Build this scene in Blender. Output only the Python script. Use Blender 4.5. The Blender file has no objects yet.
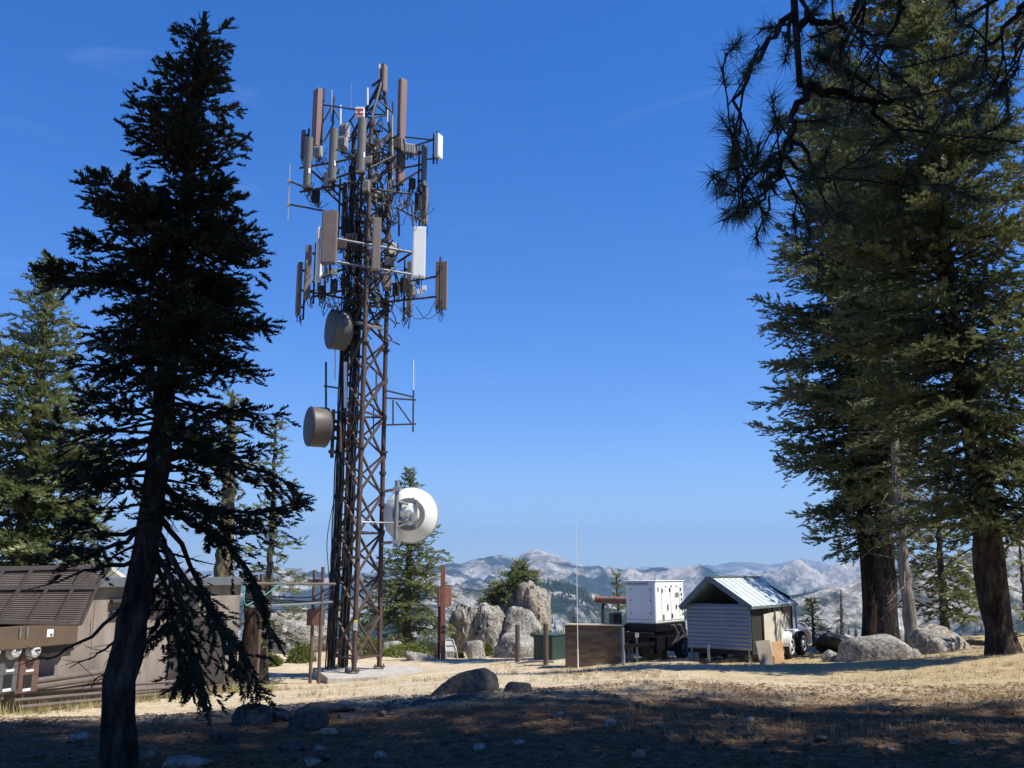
import bpy, bmesh, math, random
import numpy as np
from mathutils import Vector, Matrix

sc = bpy.context.scene
COL = sc.collection
rng = np.random.default_rng(7)
random.seed(7)

# ------------------------------------------------------------------ camera
CAMZ = 1.65
PITCH = math.radians(11.5)
F = 940.0
cP, sP = math.cos(PITCH), math.sin(PITCH)

def K(Y):
    return float(np.interp(Y, [0, 14, 18, 60], [0, 14, 18 * 1.22, 60 * 1.22]))

def ray(px, py):
    u = (px - 512) / F
    v = (384 - py) / F
    return np.array([u, cP - v * sP, sP + v * cP])

def P(px, py, Y):
    """world point seen at photo position px,py at depth Y"""
    d = ray(px, py)
    return np.array([0, 0, CAMZ]) + d * (Y / d[1])

def M_PER_PX(px, py, Y):
    d = ray(px, py)
    return Y / d[1] / F

cam = bpy.data.cameras.new("camera")
cam_o = bpy.data.objects.new("camera", cam)
COL.objects.link(cam_o)
cam_o.location = (0, 0, CAMZ)
cam_o.rotation_euler = (math.radians(90) + PITCH, 0, 0)
cam.sensor_fit = 'HORIZONTAL'
cam.sensor_width = 36.0
cam.lens = F / 1024 * 36.0
cam.clip_start = 0.05
cam.clip_end = 80000
sc.camera = cam_o

# ------------------------------------------------------------------ light
SUN_AZ, SUN_EL = math.radians(22), math.radians(55)      # to the right, a little behind the camera
SUN = np.array([math.cos(SUN_EL) * math.cos(SUN_AZ), -math.cos(SUN_EL) * math.sin(SUN_AZ), math.sin(SUN_EL)])
world = bpy.data.worlds.new("World")
sc.world = world
world.use_nodes = True
nt = world.node_tree
bg = nt.nodes["Background"]
sky = nt.nodes.new("ShaderNodeTexSky")
sky.sky_type = 'NISHITA'
sky.sun_disc = False
sky.sun_elevation = SUN_EL
sky.sun_rotation = math.atan2(SUN[0], SUN[1])
sky.altitude = 2300
sky.air_density = 1.0
sky.dust_density = 0.0
sky.ozone_density = 2.2
hs = nt.nodes.new("ShaderNodeHueSaturation")
hs.inputs["Saturation"].default_value = 1.55
hs.inputs["Hue"].default_value = 0.518
gm = nt.nodes.new("ShaderNodeGamma"); gm.inputs[1].default_value = 0.85
nt.links.new(sky.outputs[0], gm.inputs[0])
nt.links.new(gm.outputs[0], hs.inputs["Color"])
tcw = nt.nodes.new("ShaderNodeTexCoord")
mpw = nt.nodes.new("ShaderNodeMapping"); mpw.inputs["Scale"].default_value = (3.0, 3.0, 16.0); mpw.inputs["Rotation"].default_value = (0.10, 0.16, 0.0)
nt.links.new(tcw.outputs["Generated"], mpw.inputs[0])
cn = nt.nodes.new("ShaderNodeTexNoise"); cn.inputs["Scale"].default_value = 1.7; cn.inputs["Detail"].default_value = 9; cn.inputs["Roughness"].default_value = 0.6; cn.inputs["Distortion"].default_value = 0.6
nt.links.new(mpw.outputs[0], cn.inputs["Vector"])
crp = nt.nodes.new("ShaderNodeValToRGB"); crp.color_ramp.elements[0].position = 0.60; crp.color_ramp.elements[0].color = (0, 0, 0, 1)
crp.color_ramp.elements[1].position = 0.86; crp.color_ramp.elements[1].color = (.07, .07, .07, 1)
nt.links.new(cn.outputs[0], crp.inputs[0])
cmx = nt.nodes.new("ShaderNodeMix"); cmx.data_type = 'RGBA'
nt.links.new(crp.outputs[0], cmx.inputs[0]); nt.links.new(hs.outputs[0], cmx.inputs[6]); cmx.inputs[7].default_value = (5.5, 6.2, 7.2, 1)
nt.links.new(cmx.outputs[2], bg.inputs[0])
bg.inputs[1].default_value = 0.15
sun = bpy.data.lights.new("sun", 'SUN')
sun.energy = 5.0
sun.angle = math.radians(0.53)
sun.color = (1.0, 0.95, 0.86)
sun_o = bpy.data.objects.new("sun", sun)
COL.objects.link(sun_o)
sun_o.rotation_euler = Vector(SUN).to_track_quat('Z', 'Y').to_euler()
sc.view_settings.view_transform = 'Standard'
sc.view_settings.look = 'None'
sc.view_settings.exposure = 0.70
sc.view_settings.gamma = 1.0
sc.cycles.max_bounces = 6
sc.cycles.diffuse_bounces = 3
sc.cycles.glossy_bounces = 2
sc.cycles.transmission_bounces = 3
sc.cycles.volume_bounces = 0
sc.cycles.use_denoising = True

# ------------------------------------------------------------------ materials
def pmat(name, stops, scale=4.0, rough=0.85, bump=0.0, bscale=None, metallic=0.0, stretch=(1, 1, 1),
         detail=6, spec=0.3, coord='Object', trans=0.0, distort=0.0, second=None):
    """noise driven principled material. stops: [(pos, (r,g,b)), ...]; second: (scale, strength) darkening speckle"""
    m = bpy.data.materials.new(name)
    m.use_nodes = True
    t = m.node_tree
    b = t.nodes["Principled BSDF"]
    b.inputs["Roughness"].default_value = rough
    b.inputs["Metallic"].default_value = metallic
    b.inputs["Specular IOR Level"].default_value = spec
    tc = t.nodes.new("ShaderNodeTexCoord")
    mp = t.nodes.new("ShaderNodeMapping")
    mp.inputs["Scale"].default_value = stretch
    t.links.new(tc.outputs[coord], mp.inputs[0])
    n = t.nodes.new("ShaderNodeTexNoise")
    n.inputs["Scale"].default_value = scale
    n.inputs["Detail"].default_value = detail
    n.inputs["Roughness"].default_value = 0.62
    n.inputs["Distortion"].default_value = distort
    t.links.new(mp.outputs[0], n.inputs["Vector"])
    r = t.nodes.new("ShaderNodeValToRGB")
    el = r.color_ramp.elements
    while len(el) < len(stops):
        el.new(0.5)
    for e, (p, c) in zip(el, stops):
        e.position = p
        e.color = (*c, 1)
    t.links.new(n.outputs["Fac"], r.inputs[0])
    out = r.outputs[0]
    if second:
        n2 = t.nodes.new("ShaderNodeTexNoise")
        n2.inputs["Scale"].default_value = second[0]
        n2.inputs["Detail"].default_value = 4
        t.links.new(mp.outputs[0], n2.inputs["Vector"])
        r2 = t.nodes.new("ShaderNodeValToRGB")
        r2.color_ramp.elements[0].position = 0.35
        r2.color_ramp.elements[1].position = 0.65
        v = 1 - second[1]
        r2.color_ramp.elements[0].color = (v, v, v, 1)
        r2.color_ramp.elements[1].color = (1.1, 1.1, 1.1, 1)
        t.links.new(n2.outputs["Fac"], r2.inputs[0])
        mx = t.nodes.new("ShaderNodeMix")
        mx.data_type = 'RGBA'
        mx.blend_type = 'MULTIPLY'
        mx.inputs[0].default_value = 1
        t.links.new(out, mx.inputs[6])
        t.links.new(r2.outputs[0], mx.inputs[7])
        out = mx.outputs[2]
    t.links.new(out, b.inputs["Base Color"])
    if bump:
        nb = t.nodes.new("ShaderNodeTexNoise")
        nb.inputs["Scale"].default_value = bscale or scale * 3
        nb.inputs["Detail"].default_value = 8
        nb.inputs["Roughness"].default_value = 0.65
        t.links.new(mp.outputs[0], nb.inputs["Vector"])
        bn = t.nodes.new("ShaderNodeBump")
        bn.inputs["Strength"].default_value = min(1.0, bump)
        bn.inputs["Distance"].default_value = 0.05 * max(1.0, bump)
        t.links.new(nb.outputs["Fac"], bn.inputs["Height"])
        t.links.new(bn.outputs[0], b.inputs["Normal"])
    if trans:
        tr = t.nodes.new("ShaderNodeBsdfTranslucent")
        t.links.new(out, tr.inputs["Color"])
        ms = t.nodes.new("ShaderNodeMixShader")
        ms.inputs[0].default_value = trans
        t.links.new(b.outputs[0], ms.inputs[1])
        t.links.new(tr.outputs[0], ms.inputs[2])
        t.links.new(ms.outputs[0], t.nodes["Material Output"].inputs[0])
    return m

def paint(name, c, rough=0.55, metallic=0.0, var=0.18, scale=3.0, bump=0.0):
    lo = tuple(x * (1 - var) for x in c)
    hi = tuple(min(1, x * (1 + var)) for x in c)
    return pmat(name, [(0.3, lo), (0.7, hi)], scale, rough, bump, metallic=metallic, spec=0.4, detail=8)

# ------------------------------------------------------------------ mesh building
def unit(v):
    v = np.asarray(v, float)
    return v / (np.linalg.norm(v) + 1e-12)

class MB:
    def __init__(self):
        self.v = []; self.f = []; self.n = 0
    def add(self, verts, faces):
        verts = np.asarray(verts, float)
        self.v.append(verts)
        for f in faces:
            self.f.append([i + self.n for i in f])
        self.n += len(verts)
    def box(self, c, half, ax=None):
        ax = np.eye(3) if ax is None else np.asarray(ax, float)
        c = np.asarray(c, float)
        vs = []
        for sx in (-1, 1):
            for sy in (-1, 1):
                for sz in (-1, 1):
                    vs.append(c + ax[0] * half[0] * sx + ax[1] * half[1] * sy + ax[2] * half[2] * sz)
        f = [(0, 1, 3, 2), (4, 6, 7, 5), (0, 4, 5, 1), (2, 3, 7, 6), (0, 2, 6, 4), (1, 5, 7, 3)]
        if np.dot(np.cross(ax[0], ax[1]), ax[2]) < 0:
            f = [q[::-1] for q in f]
        self.add(vs, f)
    def bar(self, a, b, w, h, up=(0, 0, 1)):
        """rectangular bar from a to b, w across, h along up"""
        a = np.asarray(a, float); b = np.asarray(b, float)
        d = unit(b - a)
        up = np.asarray(up, float)
        if abs(np.dot(d, unit(up))) > 0.95:
            up = np.array([0, 1.0, 0]) if abs(d[1]) < 0.9 else np.array([1.0, 0, 0])
        s = unit(np.cross(d, up)); u = np.cross(s, d)
        self.box((a + b) / 2, (w / 2, np.linalg.norm(b - a) / 2, h / 2), (s, d, u))
    def tube(self, pts, r, sides=8, cap=True):
        pts = np.asarray(pts, float)
        n = len(pts)
        r = np.full(n, r, float) if np.isscalar(r) else np.asarray(r, float)
        t = np.gradient(pts, axis=0)
        t /= np.linalg.norm(t, axis=1)[:, None] + 1e-12
        ref = np.array([0, 0, 1.0]) if abs(t[0][2]) < 0.9 else np.array([1.0, 0, 0])
        s = unit(np.cross(t[0], ref))
        rings = []
        ang = np.arange(sides) * 2 * math.pi / sides
        for i in range(n):
            s = unit(s - t[i] * np.dot(s, t[i]))
            u = np.cross(t[i], s)
            rings.append(pts[i] + r[i] * (np.cos(ang)[:, None] * s + np.sin(ang)[:, None] * u))
        f = []
        for i in range(n - 1):
            for k in range(sides):
                k2 = (k + 1) % sides
                f.append((i * sides + k, i * sides + k2, (i + 1) * sides + k2, (i + 1) * sides + k))
        if cap:
            f.append(tuple(range(sides))[::-1])
            f.append(tuple((n - 1) * sides + k for k in range(sides)))
        self.add(np.concatenate(rings), f)
    def cyl(self, a, b, r, sides=16):
        self.tube([a, b], r, sides)
    def lathe(self, c, axis, prof, sides=32):
        """prof: list of (distance along axis, radius)"""
        c = np.asarray(c, float); a = unit(axis)
        pts = [c + a * h for h, _ in prof]
        ref = np.array([0, 0, 1.0]) if abs(a[2]) < 0.9 else np.array([1.0, 0, 0])
        s = unit(np.cross(a, ref)); u = np.cross(a, s)
        ang = np.arange(sides) * 2 * math.pi / sides
        vs = []; f = []
        for p, (_, r) in zip(pts, prof):
            vs.append(p + max(r, 1e-4) * (np.cos(ang)[:, None] * s + np.sin(ang)[:, None] * u))
        for i in range(len(prof) - 1):
            for k in range(sides):
                k2 = (k + 1) % sides
                f.append((i * sides + k, i * sides + k2, (i + 1) * sides + k2, (i + 1) * sides + k))
        f.append(tuple(range(sides))[::-1])
        f.append(tuple((len(prof) - 1) * sides + k for k in range(sides)))
        self.add(np.concatenate(vs), f)
    def prism(self, poly, ext):
        """poly: list of 3d points, extruded by vector ext"""
        poly = np.asarray(poly, float); n = len(poly)
        vs = np.concatenate([poly, poly + np.asarray(ext, float)])
        f = [tuple(range(n))[::-1], tuple(range(n, 2 * n))]
        for k in range(n):
            k2 = (k + 1) % n
            f.append((k, k2, n + k2, n + k))
        self.add(vs, f)
    def build(self, name, mat, parent=None, smooth=False, bevel=0.0):
        me = bpy.data.meshes.new(name)
        v = np.concatenate(self.v)
        me.from_pydata(v.tolist(), [], self.f)
        if bevel or True:
            bm = bmesh.new(); bm.from_mesh(me)
            bmesh.ops.recalc_face_normals(bm, faces=bm.faces)
            bm.to_mesh(me); bm.free()
        o = link(name, me, mat, parent)
        if smooth:
            me.polygons.foreach_set("use_smooth", [True] * len(me.polygons))
            me.set_sharp_from_angle(angle=math.radians(40))
        if bevel:
            md = o.modifiers.new("bevel", 'BEVEL')
            md.width = bevel; md.segments = 2; md.limit_method = 'ANGLE'
        return o

def link(name, me, mat, parent=None):
    o = bpy.data.objects.new(name, me)
    COL.objects.link(o)
    if mat is not None:
        me.materials.append(mat)
    if parent is not None:
        o.parent = parent
        o.matrix_parent_inverse = Matrix.Translation(parent.location).inverted()
    return o

def raw_mesh(name, verts, faces, mat, parent=None, smooth=False):
    """numpy arrays: verts (N,3), faces (M,k)"""
    me = bpy.data.meshes.new(name)
    verts = np.ascontiguousarray(verts, np.float32)
    faces = np.ascontiguousarray(faces, np.int32)
    k = faces.shape[1]
    me.vertices.add(len(verts)); me.vertices.foreach_set("co", verts.ravel())
    me.loops.add(faces.size); me.loops.foreach_set("vertex_index", faces.ravel())
    me.polygons.add(len(faces))
    me.polygons.foreach_set("loop_start", np.arange(0, faces.size, k, dtype=np.int32))
    if smooth:
        me.polygons.foreach_set("use_smooth", np.ones(len(faces), bool))
    me.update(calc_edges=True)
    return link(name, me, mat, parent)

def tag(o, label, cat, group=None, kind=None):
    if label: o["label"] = label
    if cat: o["category"] = cat
    if group: o["group"] = group
    if kind: o["kind"] = kind
    return o

def thing(name, loc, label, cat, group=None):
    o = bpy.data.objects.new(name, None)
    COL.objects.link(o)
    o.location = tuple(float(x) for x in loc)
    o.empty_display_size = 0.2
    return tag(o, label, cat, group)

# ------------------------------------------------------------------ noise
_T = np.random.default_rng(3).random((64, 64, 64)).astype(np.float32)
def vnoise(p):
    p = np.asarray(p, float)
    i = np.floor(p).astype(int); f = p - i
    f = f * f * (3 - 2 * f)
    i0 = i % 64; i1 = (i + 1) % 64
    x0, y0, z0 = i0[..., 0], i0[..., 1], i0[..., 2]
    x1, y1, z1 = i1[..., 0], i1[..., 1], i1[..., 2]
    fx, fy, fz = f[..., 0], f[..., 1], f[..., 2]
    a = _T[x0, y0, z0] * (1 - fx) + _T[x1, y0, z0] * fx
    b = _T[x0, y1, z0] * (1 - fx) + _T[x1, y1, z0] * fx
    c = _T[x0, y0, z1] * (1 - fx) + _T[x1, y0, z1] * fx
    d = _T[x0, y1, z1] * (1 - fx) + _T[x1, y1, z1] * fx
    return (a * (1 - fy) + b * fy) * (1 - fz) + (c * (1 - fy) + d * fy) * fz - 0.5

def fbm(p, oct=5, gain=0.5, lac=2.03, ridged=False):
    p = np.asarray(p, float)
    s = 0; a = 1.0
    for k in range(oct):
        n = vnoise(p + 17.3 * k)
        if ridged:
            n = 0.5 - 2 * np.abs(n)
        s = s + a * n
        a *= gain; p = p * lac
    return s

# ------------------------------------------------------------------ terrain heights
_cp = []
for px, py, Y in [(120, 765, 8.5), (235, 693, 18), (60, 712, 14.8), (353, 678, 25), (315, 685, 23.5), (442, 660, 29),
                  (500, 657, 32), (275, 668, 28), (550, 665, 23), (595, 668, 22), (655, 660, 22), (720, 661, 20.3),
                  (793, 660, 21.5), (870, 663, 19.5), (885, 652, 22), (995, 653, 17), (512, 768, 8.0), (512, 692, 12.6),
                  (300, 728, 11), (800, 700, 12), (1000, 704, 11.5), (512, 676, 17), (680, 672, 17), (150, 735, 10.5),
                  (400, 690, 15.5), (380, 655, 31), (930, 655, 20), (850, 676, 16)]:
    _cp.append(P(px, py, K(Y)))
for x, y, z in [(0, 0, 0), (-8, 0, 0.1), (8, 0, 0), (0, -12, 0), (-15, -12, .1), (15, -12, .2), (18, 4, .4), (-18, 6, 0.0),
                (-20, 20, -.4), (-16, 34, -1.2), (24, 16, .8), (12, 5, .15), (22, 28, .3)]:
    _cp.append(np.array([x, y, z], float))
_cp = np.array(_cp)
def _phi(d): return np.sqrt(d * d + 2.5 ** 2)
_A = _phi(np.linalg.norm(_cp[:, None, :2] - _cp[None, :, :2], axis=2))
_A = np.block([[_A - 0.02 * np.eye(len(_cp)), np.ones((len(_cp), 1))], [np.ones((1, len(_cp))), np.zeros((1, 1))]])
_w = np.linalg.solve(_A, np.append(_cp[:, 2], 0))
def plateau(x, y):
    x = np.asarray(x, float); y = np.asarray(y, float)
    xc = np.clip(x, -26, 26); yc = np.clip(y, -18, 44)
    d = np.sqrt((xc[..., None] - _cp[:, 0]) ** 2 + (yc[..., None] - _cp[:, 1]) ** 2)
    return _phi(d) @ _w[:-1] + _w[-1]
def ground_z(x, y, fine=True):
    x = np.asarray(x, float); y = np.asarray(y, float)
    z = plateau(x, y)
    if fine:
        q = np.stack([x, y, x * 0], -1)
        z = z + 0.10 * fbm(q * 0.35, 3) * np.clip((y - 3) / 5, 0, 1) + 0.035 * fbm(q * 1.7 + 9, 3) + 0.014 * fbm(q * 6 + 3, 2) * np.clip((60 - y) / 20, 0, 1)
    edge = np.where(x < 4, 44.0, 44 - np.clip((x - 4) * 1.2, 0, 14)) + 1.5 * vnoise(np.stack([x * .3, y * 0, x * 0 + 4], -1))
    d = np.clip(y - edge, 0, None)
    z = z - np.minimum(0.35 * d + 0.004 * d * d, 60 + 0.30 * d)
    z = np.maximum(z, -620 + 0 * z)
    return z
def G(px, Y):
    """ground point below photo column px at depth Y"""
    p = P(px, 660, Y)
    for _ in range(12):
        z = float(ground_z(p[0], Y))
        x = (px - 512) / F * (Y * cP + (z - CAMZ) * sP)
        p = np.array([x, Y, z])
    return p
# ------------------------------------------------------------------ ground sheet
def ground_mat():
    m = bpy.data.materials.new("ground_dirt")
    m.use_nodes = True
    t = m.node_tree; L = t.links
    b = t.nodes["Principled BSDF"]
    b.inputs["Roughness"].default_value = 0.95
    b.inputs["Specular IOR Level"].default_value = 0.1
    geo = t.nodes.new("ShaderNodeNewGeometry")
    def noise(scale, detail=6, rough=0.6, dist=0.0):
        n = t.nodes.new("ShaderNodeTexNoise")
        n.inputs["Scale"].default_value = scale
        n.inputs["Detail"].default_value = detail
        n.inputs["Roughness"].default_value = rough
        n.inputs["Distortion"].default_value = dist
        L.new(geo.outputs["Position"], n.inputs["Vector"])
        return n
    def ramp(src, stops):
        r = t.nodes.new("ShaderNodeValToRGB")
        el = r.color_ramp.elements
        while len(el) < len(stops): el.new(0.5)
        for e, (p, c) in zip(el, stops):
            e.position = p
            e.color = (*c, 1) if not np.isscalar(c) else (c, c, c, 1)
        L.new(src, r.inputs[0])
        return r.outputs[0]
    def mix(fac, a, c, mode='MIX'):
        x = t.nodes.new("ShaderNodeMix"); x.data_type = 'RGBA'; x.blend_type = mode
        if np.isscalar(fac): x.inputs[0].default_value = fac
        else: L.new(fac, x.inputs[0])
        L.new(a, x.inputs[6]); L.new(c, x.inputs[7])
        return x.outputs[2]
    def maths(op, a, c=None):
        x = t.nodes.new("ShaderNodeMath"); x.operation = op
        for k, s in enumerate((a, c)):
            if s is None: continue
            if np.isscalar(s): x.inputs[k].default_value = s
            else: L.new(s, x.inputs[k])
        x.use_clamp = True
        return x.outputs[0]
    sandy = ramp(noise(2.2, 8, .7).outputs[0], [(.25, (.32, .25, .165)), (.5, (.49, .405, .275)), (.75, (.62, .53, .385))])
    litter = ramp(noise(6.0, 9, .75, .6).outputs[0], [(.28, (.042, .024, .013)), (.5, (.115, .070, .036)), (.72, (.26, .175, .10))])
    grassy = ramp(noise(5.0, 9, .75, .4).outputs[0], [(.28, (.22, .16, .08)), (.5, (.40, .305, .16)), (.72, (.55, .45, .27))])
    # where the trodden road runs (a broad band about 14-24 m out), litter nearer, dry grass to the right
    sep = t.nodes.new("ShaderNodeSeparateXYZ"); L.new(geo.outputs["Position"], sep.inputs[0])
    wob = noise(0.28, 5, .6)
    wv = t.nodes.new("ShaderNodeMath"); wv.operation = 'MULTIPLY_ADD'
    L.new(wob.outputs[0], wv.inputs[0]); wv.inputs[1].default_value = 7.0; wv.inputs[2].default_value = -3.5
    ysum = t.nodes.new("ShaderNodeMath"); ysum.operation = 'ADD'
    L.new(sep.outputs[1], ysum.inputs[0]); L.new(wv.outputs[0], ysum.inputs[1])
    def maprange(src, a, b_):
        r = t.nodes.new("ShaderNodeMapRange"); L.new(src, r.inputs[0])
        r.inputs[1].default_value = a; r.inputs[2].default_value = b_
        return r.outputs[0]
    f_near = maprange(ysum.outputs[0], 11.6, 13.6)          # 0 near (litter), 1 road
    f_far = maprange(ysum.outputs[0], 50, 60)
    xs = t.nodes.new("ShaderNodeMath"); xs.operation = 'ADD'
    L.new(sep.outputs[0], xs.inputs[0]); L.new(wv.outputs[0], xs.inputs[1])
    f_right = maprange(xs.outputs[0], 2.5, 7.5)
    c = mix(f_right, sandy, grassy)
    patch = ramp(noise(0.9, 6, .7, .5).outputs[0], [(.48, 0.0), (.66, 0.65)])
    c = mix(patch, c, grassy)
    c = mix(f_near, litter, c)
    # pebbly speckle
    sp = ramp(noise(38, 3, .6).outputs[0], [(.33, .62), (.5, 1.0), (.68, 1.22)])
    c = mix(1.0, c, sp, 'MULTIPLY')
    # valley floor far below: forest and granite
    fw = ramp(noise(0.012, 10, .68).outputs[0], [(.42, (.025, .034, .018)), (.56, (.05, .055, .03)), (.66, (.30, .28, .25))])
    c = mix(f_far, c, fw)
    L.new(c, b.inputs["Base Color"])
    bn = t.nodes.new("ShaderNodeBump"); bn.inputs["Strength"].default_value = 0.7; bn.inputs["Distance"].default_value = 0.05
    L.new(noise(9, 10, .7).outputs[0], bn.inputs["Height"]); L.new(bn.outputs[0], b.inputs["Normal"])
    return m

def axis_coords(dense_lo, dense_hi, step, far, grow=1.16):
    c = list(np.arange(dense_lo, dense_hi + 1e-6, step))
    s, x = step, dense_hi
    while x < far:
        s *= grow; x += s; c.append(x)
    s, x = step, dense_lo; lo = []
    while x > -far:
        s *= grow; x -= s; lo.append(x)
    return np.array(lo[::-1] + c)

gx = axis_coords(-15, 15, 0.14, 24000)
gy = axis_coords(5, 31, 0.15, 24000)
X, Y = np.meshgrid(gx, gy)
Z = ground_z(X, Y)
def grid_faces(nx, ny):
    i = np.arange(nx * ny).reshape(ny, nx)
    return np.stack([i[:-1, :-1], i[:-1, 1:], i[1:, 1:], i[1:, :-1]], -1).reshape(-1, 4)
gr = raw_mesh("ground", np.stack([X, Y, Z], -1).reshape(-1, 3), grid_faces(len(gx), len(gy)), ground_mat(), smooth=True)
tag(gr, None, None, kind="structure")

# ------------------------------------------------------------------ mountains: real ranges at their own distances
def mountain_mat(name, granite, forest, scale, lo, hi, slope_k=0.0):
    m = bpy.data.materials.new(name); m.use_nodes = True
    t = m.node_tree; L = t.links
    b = t.nodes["Principled BSDF"]; b.inputs["Roughness"].default_value = 0.95; b.inputs["Specular IOR Level"].default_value = 0.05
    geo = t.nodes.new("ShaderNodeNewGeometry")
    n = t.nodes.new("ShaderNodeTexNoise"); n.inputs["Scale"].default_value = scale; n.inputs["Detail"].default_value = 12
    n.inputs["Roughness"].default_value = 0.66; n.inputs["Distortion"].default_value = 0.4
    L.new(geo.outputs["Position"], n.inputs["Vector"])
    r = t.nodes.new("ShaderNodeValToRGB")
    r.color_ramp.elements[0].position = lo; r.color_ramp.elements[0].color = (*forest, 1)
    r.color_ramp.elements[1].position = hi; r.color_ramp.elements[1].color = (*granite, 1)
    L.new(n.outputs[0], r.inputs[0])
    n2 = t.nodes.new("ShaderNodeTexNoise"); n2.inputs["Scale"].default_value = scale * 9; n2.inputs["Detail"].default_value = 8
    n2.inputs["Roughness"].default_value = 0.7
    L.new(geo.outputs["Position"], n2.inputs["Vector"])
    r2 = t.nodes.new("ShaderNodeValToRGB")
    r2.color_ramp.elements[0].position = 0.42; r2.color_ramp.elements[0].color = (.40, .44, .44, 1)
    r2.color_ramp.elements[1].position = 0.6; r2.color_ramp.elements[1].color = (1.1, 1.1, 1.1, 1)
    L.new(n2.outputs[0], r2.inputs[0])
    x = t.nodes.new("ShaderNodeMix"); x.data_type = 'RGBA'; x.blend_type = 'MULTIPLY'; x.inputs[0].default_value = 0.9
    L.new(r.outputs[0], x.inputs[6]); L.new(r2.outputs[0], x.inputs[7])
    L.new(x.outputs[2], b.inputs["Base Color"])
    n3 = t.nodes.new("ShaderNodeTexNoise"); n3.inputs["Scale"].default_value = scale * 5; n3.inputs["Detail"].default_value = 10
    n3.inputs["Roughness"].default_value = 0.72; n3.inputs["Distortion"].default_value = 0.8
    L.new(geo.outputs["Position"], n3.inputs["Vector"])
    bp = t.nodes.new("ShaderNodeBump"); bp.inputs["Strength"].default_value = 0.4; bp.inputs["Distance"].default_value = .16 / scale
    L.new(n3.outputs[0], bp.inputs["Height"]); L.new(bp.outputs[0], b.inputs["Normal"])
    return m

def mountain(name, label, D, sky_px, depth, base, amp, nscale, mat, label_kind="structure"):
    """ridge whose crest lies at depth D; sky_px gives the crest in the photo"""
    q = np.array([P(px, py, D) for px, py in sky_px])
    x = np.linspace(q[0, 0], q[-1, 0], 420)
    crest = np.interp(x, q[:, 0], q[:, 2])
    v = np.concatenate([np.linspace(-1, 0, 90), np.linspace(0, 1, 26)[1:]])
    yy = np.where(v < 0, D + v * depth, D + v * depth * 0.6)
    X, Yg = np.meshgrid(x, yy)
    V = np.repeat(v[:, None], len(x), 1)
    prof = np.where(V < 0, (1 + V) ** 1.25, np.clip(1 - V, 0, 1) ** 1.1)
    H = base + (crest[None, :] - base) * prof
    qq = np.stack([X / nscale, Yg / nscale, X * 0 + D * 0.001], -1)
    n = fbm(qq, 6, .55, ridged=True)
    n2 = fbm(qq * 5 + 3, 4, .6)
    env = np.clip(np.abs(V) * 5, 0.12, 1) * np.clip(prof * 3, 0, 1)
    H = H + amp * env * (n - 0.25) + amp * 0.26 * np.clip(env * 2.5, .12, 1) * n2 + amp * .05 * fbm(qq * 19 + 1, 3, .6)
    o = raw_mesh(name, np.stack([X, Yg, H], -1).reshape(-1, 3), grid_faces(len(x), len(yy)), mat, smooth=True)
    tag(o, label, None, kind=label_kind)
    return x, yy, H

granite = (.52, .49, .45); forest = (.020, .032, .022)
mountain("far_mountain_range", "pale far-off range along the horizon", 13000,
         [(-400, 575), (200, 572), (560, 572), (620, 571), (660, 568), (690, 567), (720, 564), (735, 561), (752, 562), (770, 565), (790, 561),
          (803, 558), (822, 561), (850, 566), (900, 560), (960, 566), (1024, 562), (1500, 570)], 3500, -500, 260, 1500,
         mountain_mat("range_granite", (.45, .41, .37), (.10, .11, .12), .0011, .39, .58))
mountain("granite_mountain", "bald granite peak above dark wooded flanks", 7000,
         [(-500, 585), (100, 588), (330, 580), (400, 571), (437, 564), (452, 562), (470, 560), (488, 556), (503, 553), (515, 556), (524, 550),
          (533, 548), (545, 549), (556, 551), (566, 556), (580, 562), (600, 566), (612, 570), (635, 571), (660, 568), (675, 570),
          (700, 567), (730, 573), (760, 571), (800, 575), (830, 571), (880, 577), (950, 572), (1024, 585), (1500, 580)],
         3800, -600, 330, 1100,
         mountain_mat("peak_granite", (.43, .385, .335), (.024, .036, .030), .0024, .46, .56))
mountain("wooded_mountain", "dark wooded spur with bare granite slabs", 2600,
         [(-700, 640), (100, 650), (300, 640), (380, 606), (430, 589), (455, 585), (480, 590), (505, 583), (540, 578), (570, 586), (600, 597),
          (640, 607), (690, 614), (740, 606), (800, 596), (850, 590), (900, 588), (1024, 580), (1500, 570)],
         1300, -520, 95, 420,
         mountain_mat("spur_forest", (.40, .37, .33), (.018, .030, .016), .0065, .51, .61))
ridge_d = mountain("granite_slope", "steep bare granite slope beyond the trees", 1500,
         [(560, 720), (650, 690), (700, 655), (745, 625), (780, 606), (810, 596), (850, 586), (900, 573), (950, 559), (985, 549), (1024, 536),
          (1120, 505), (1300, 470), (1600, 460)],
         900, -420, 75, 260,
         mountain_mat("slope_granite", (.43, .39, .345), (.06, .07, .06), .014, .41, .53))

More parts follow.
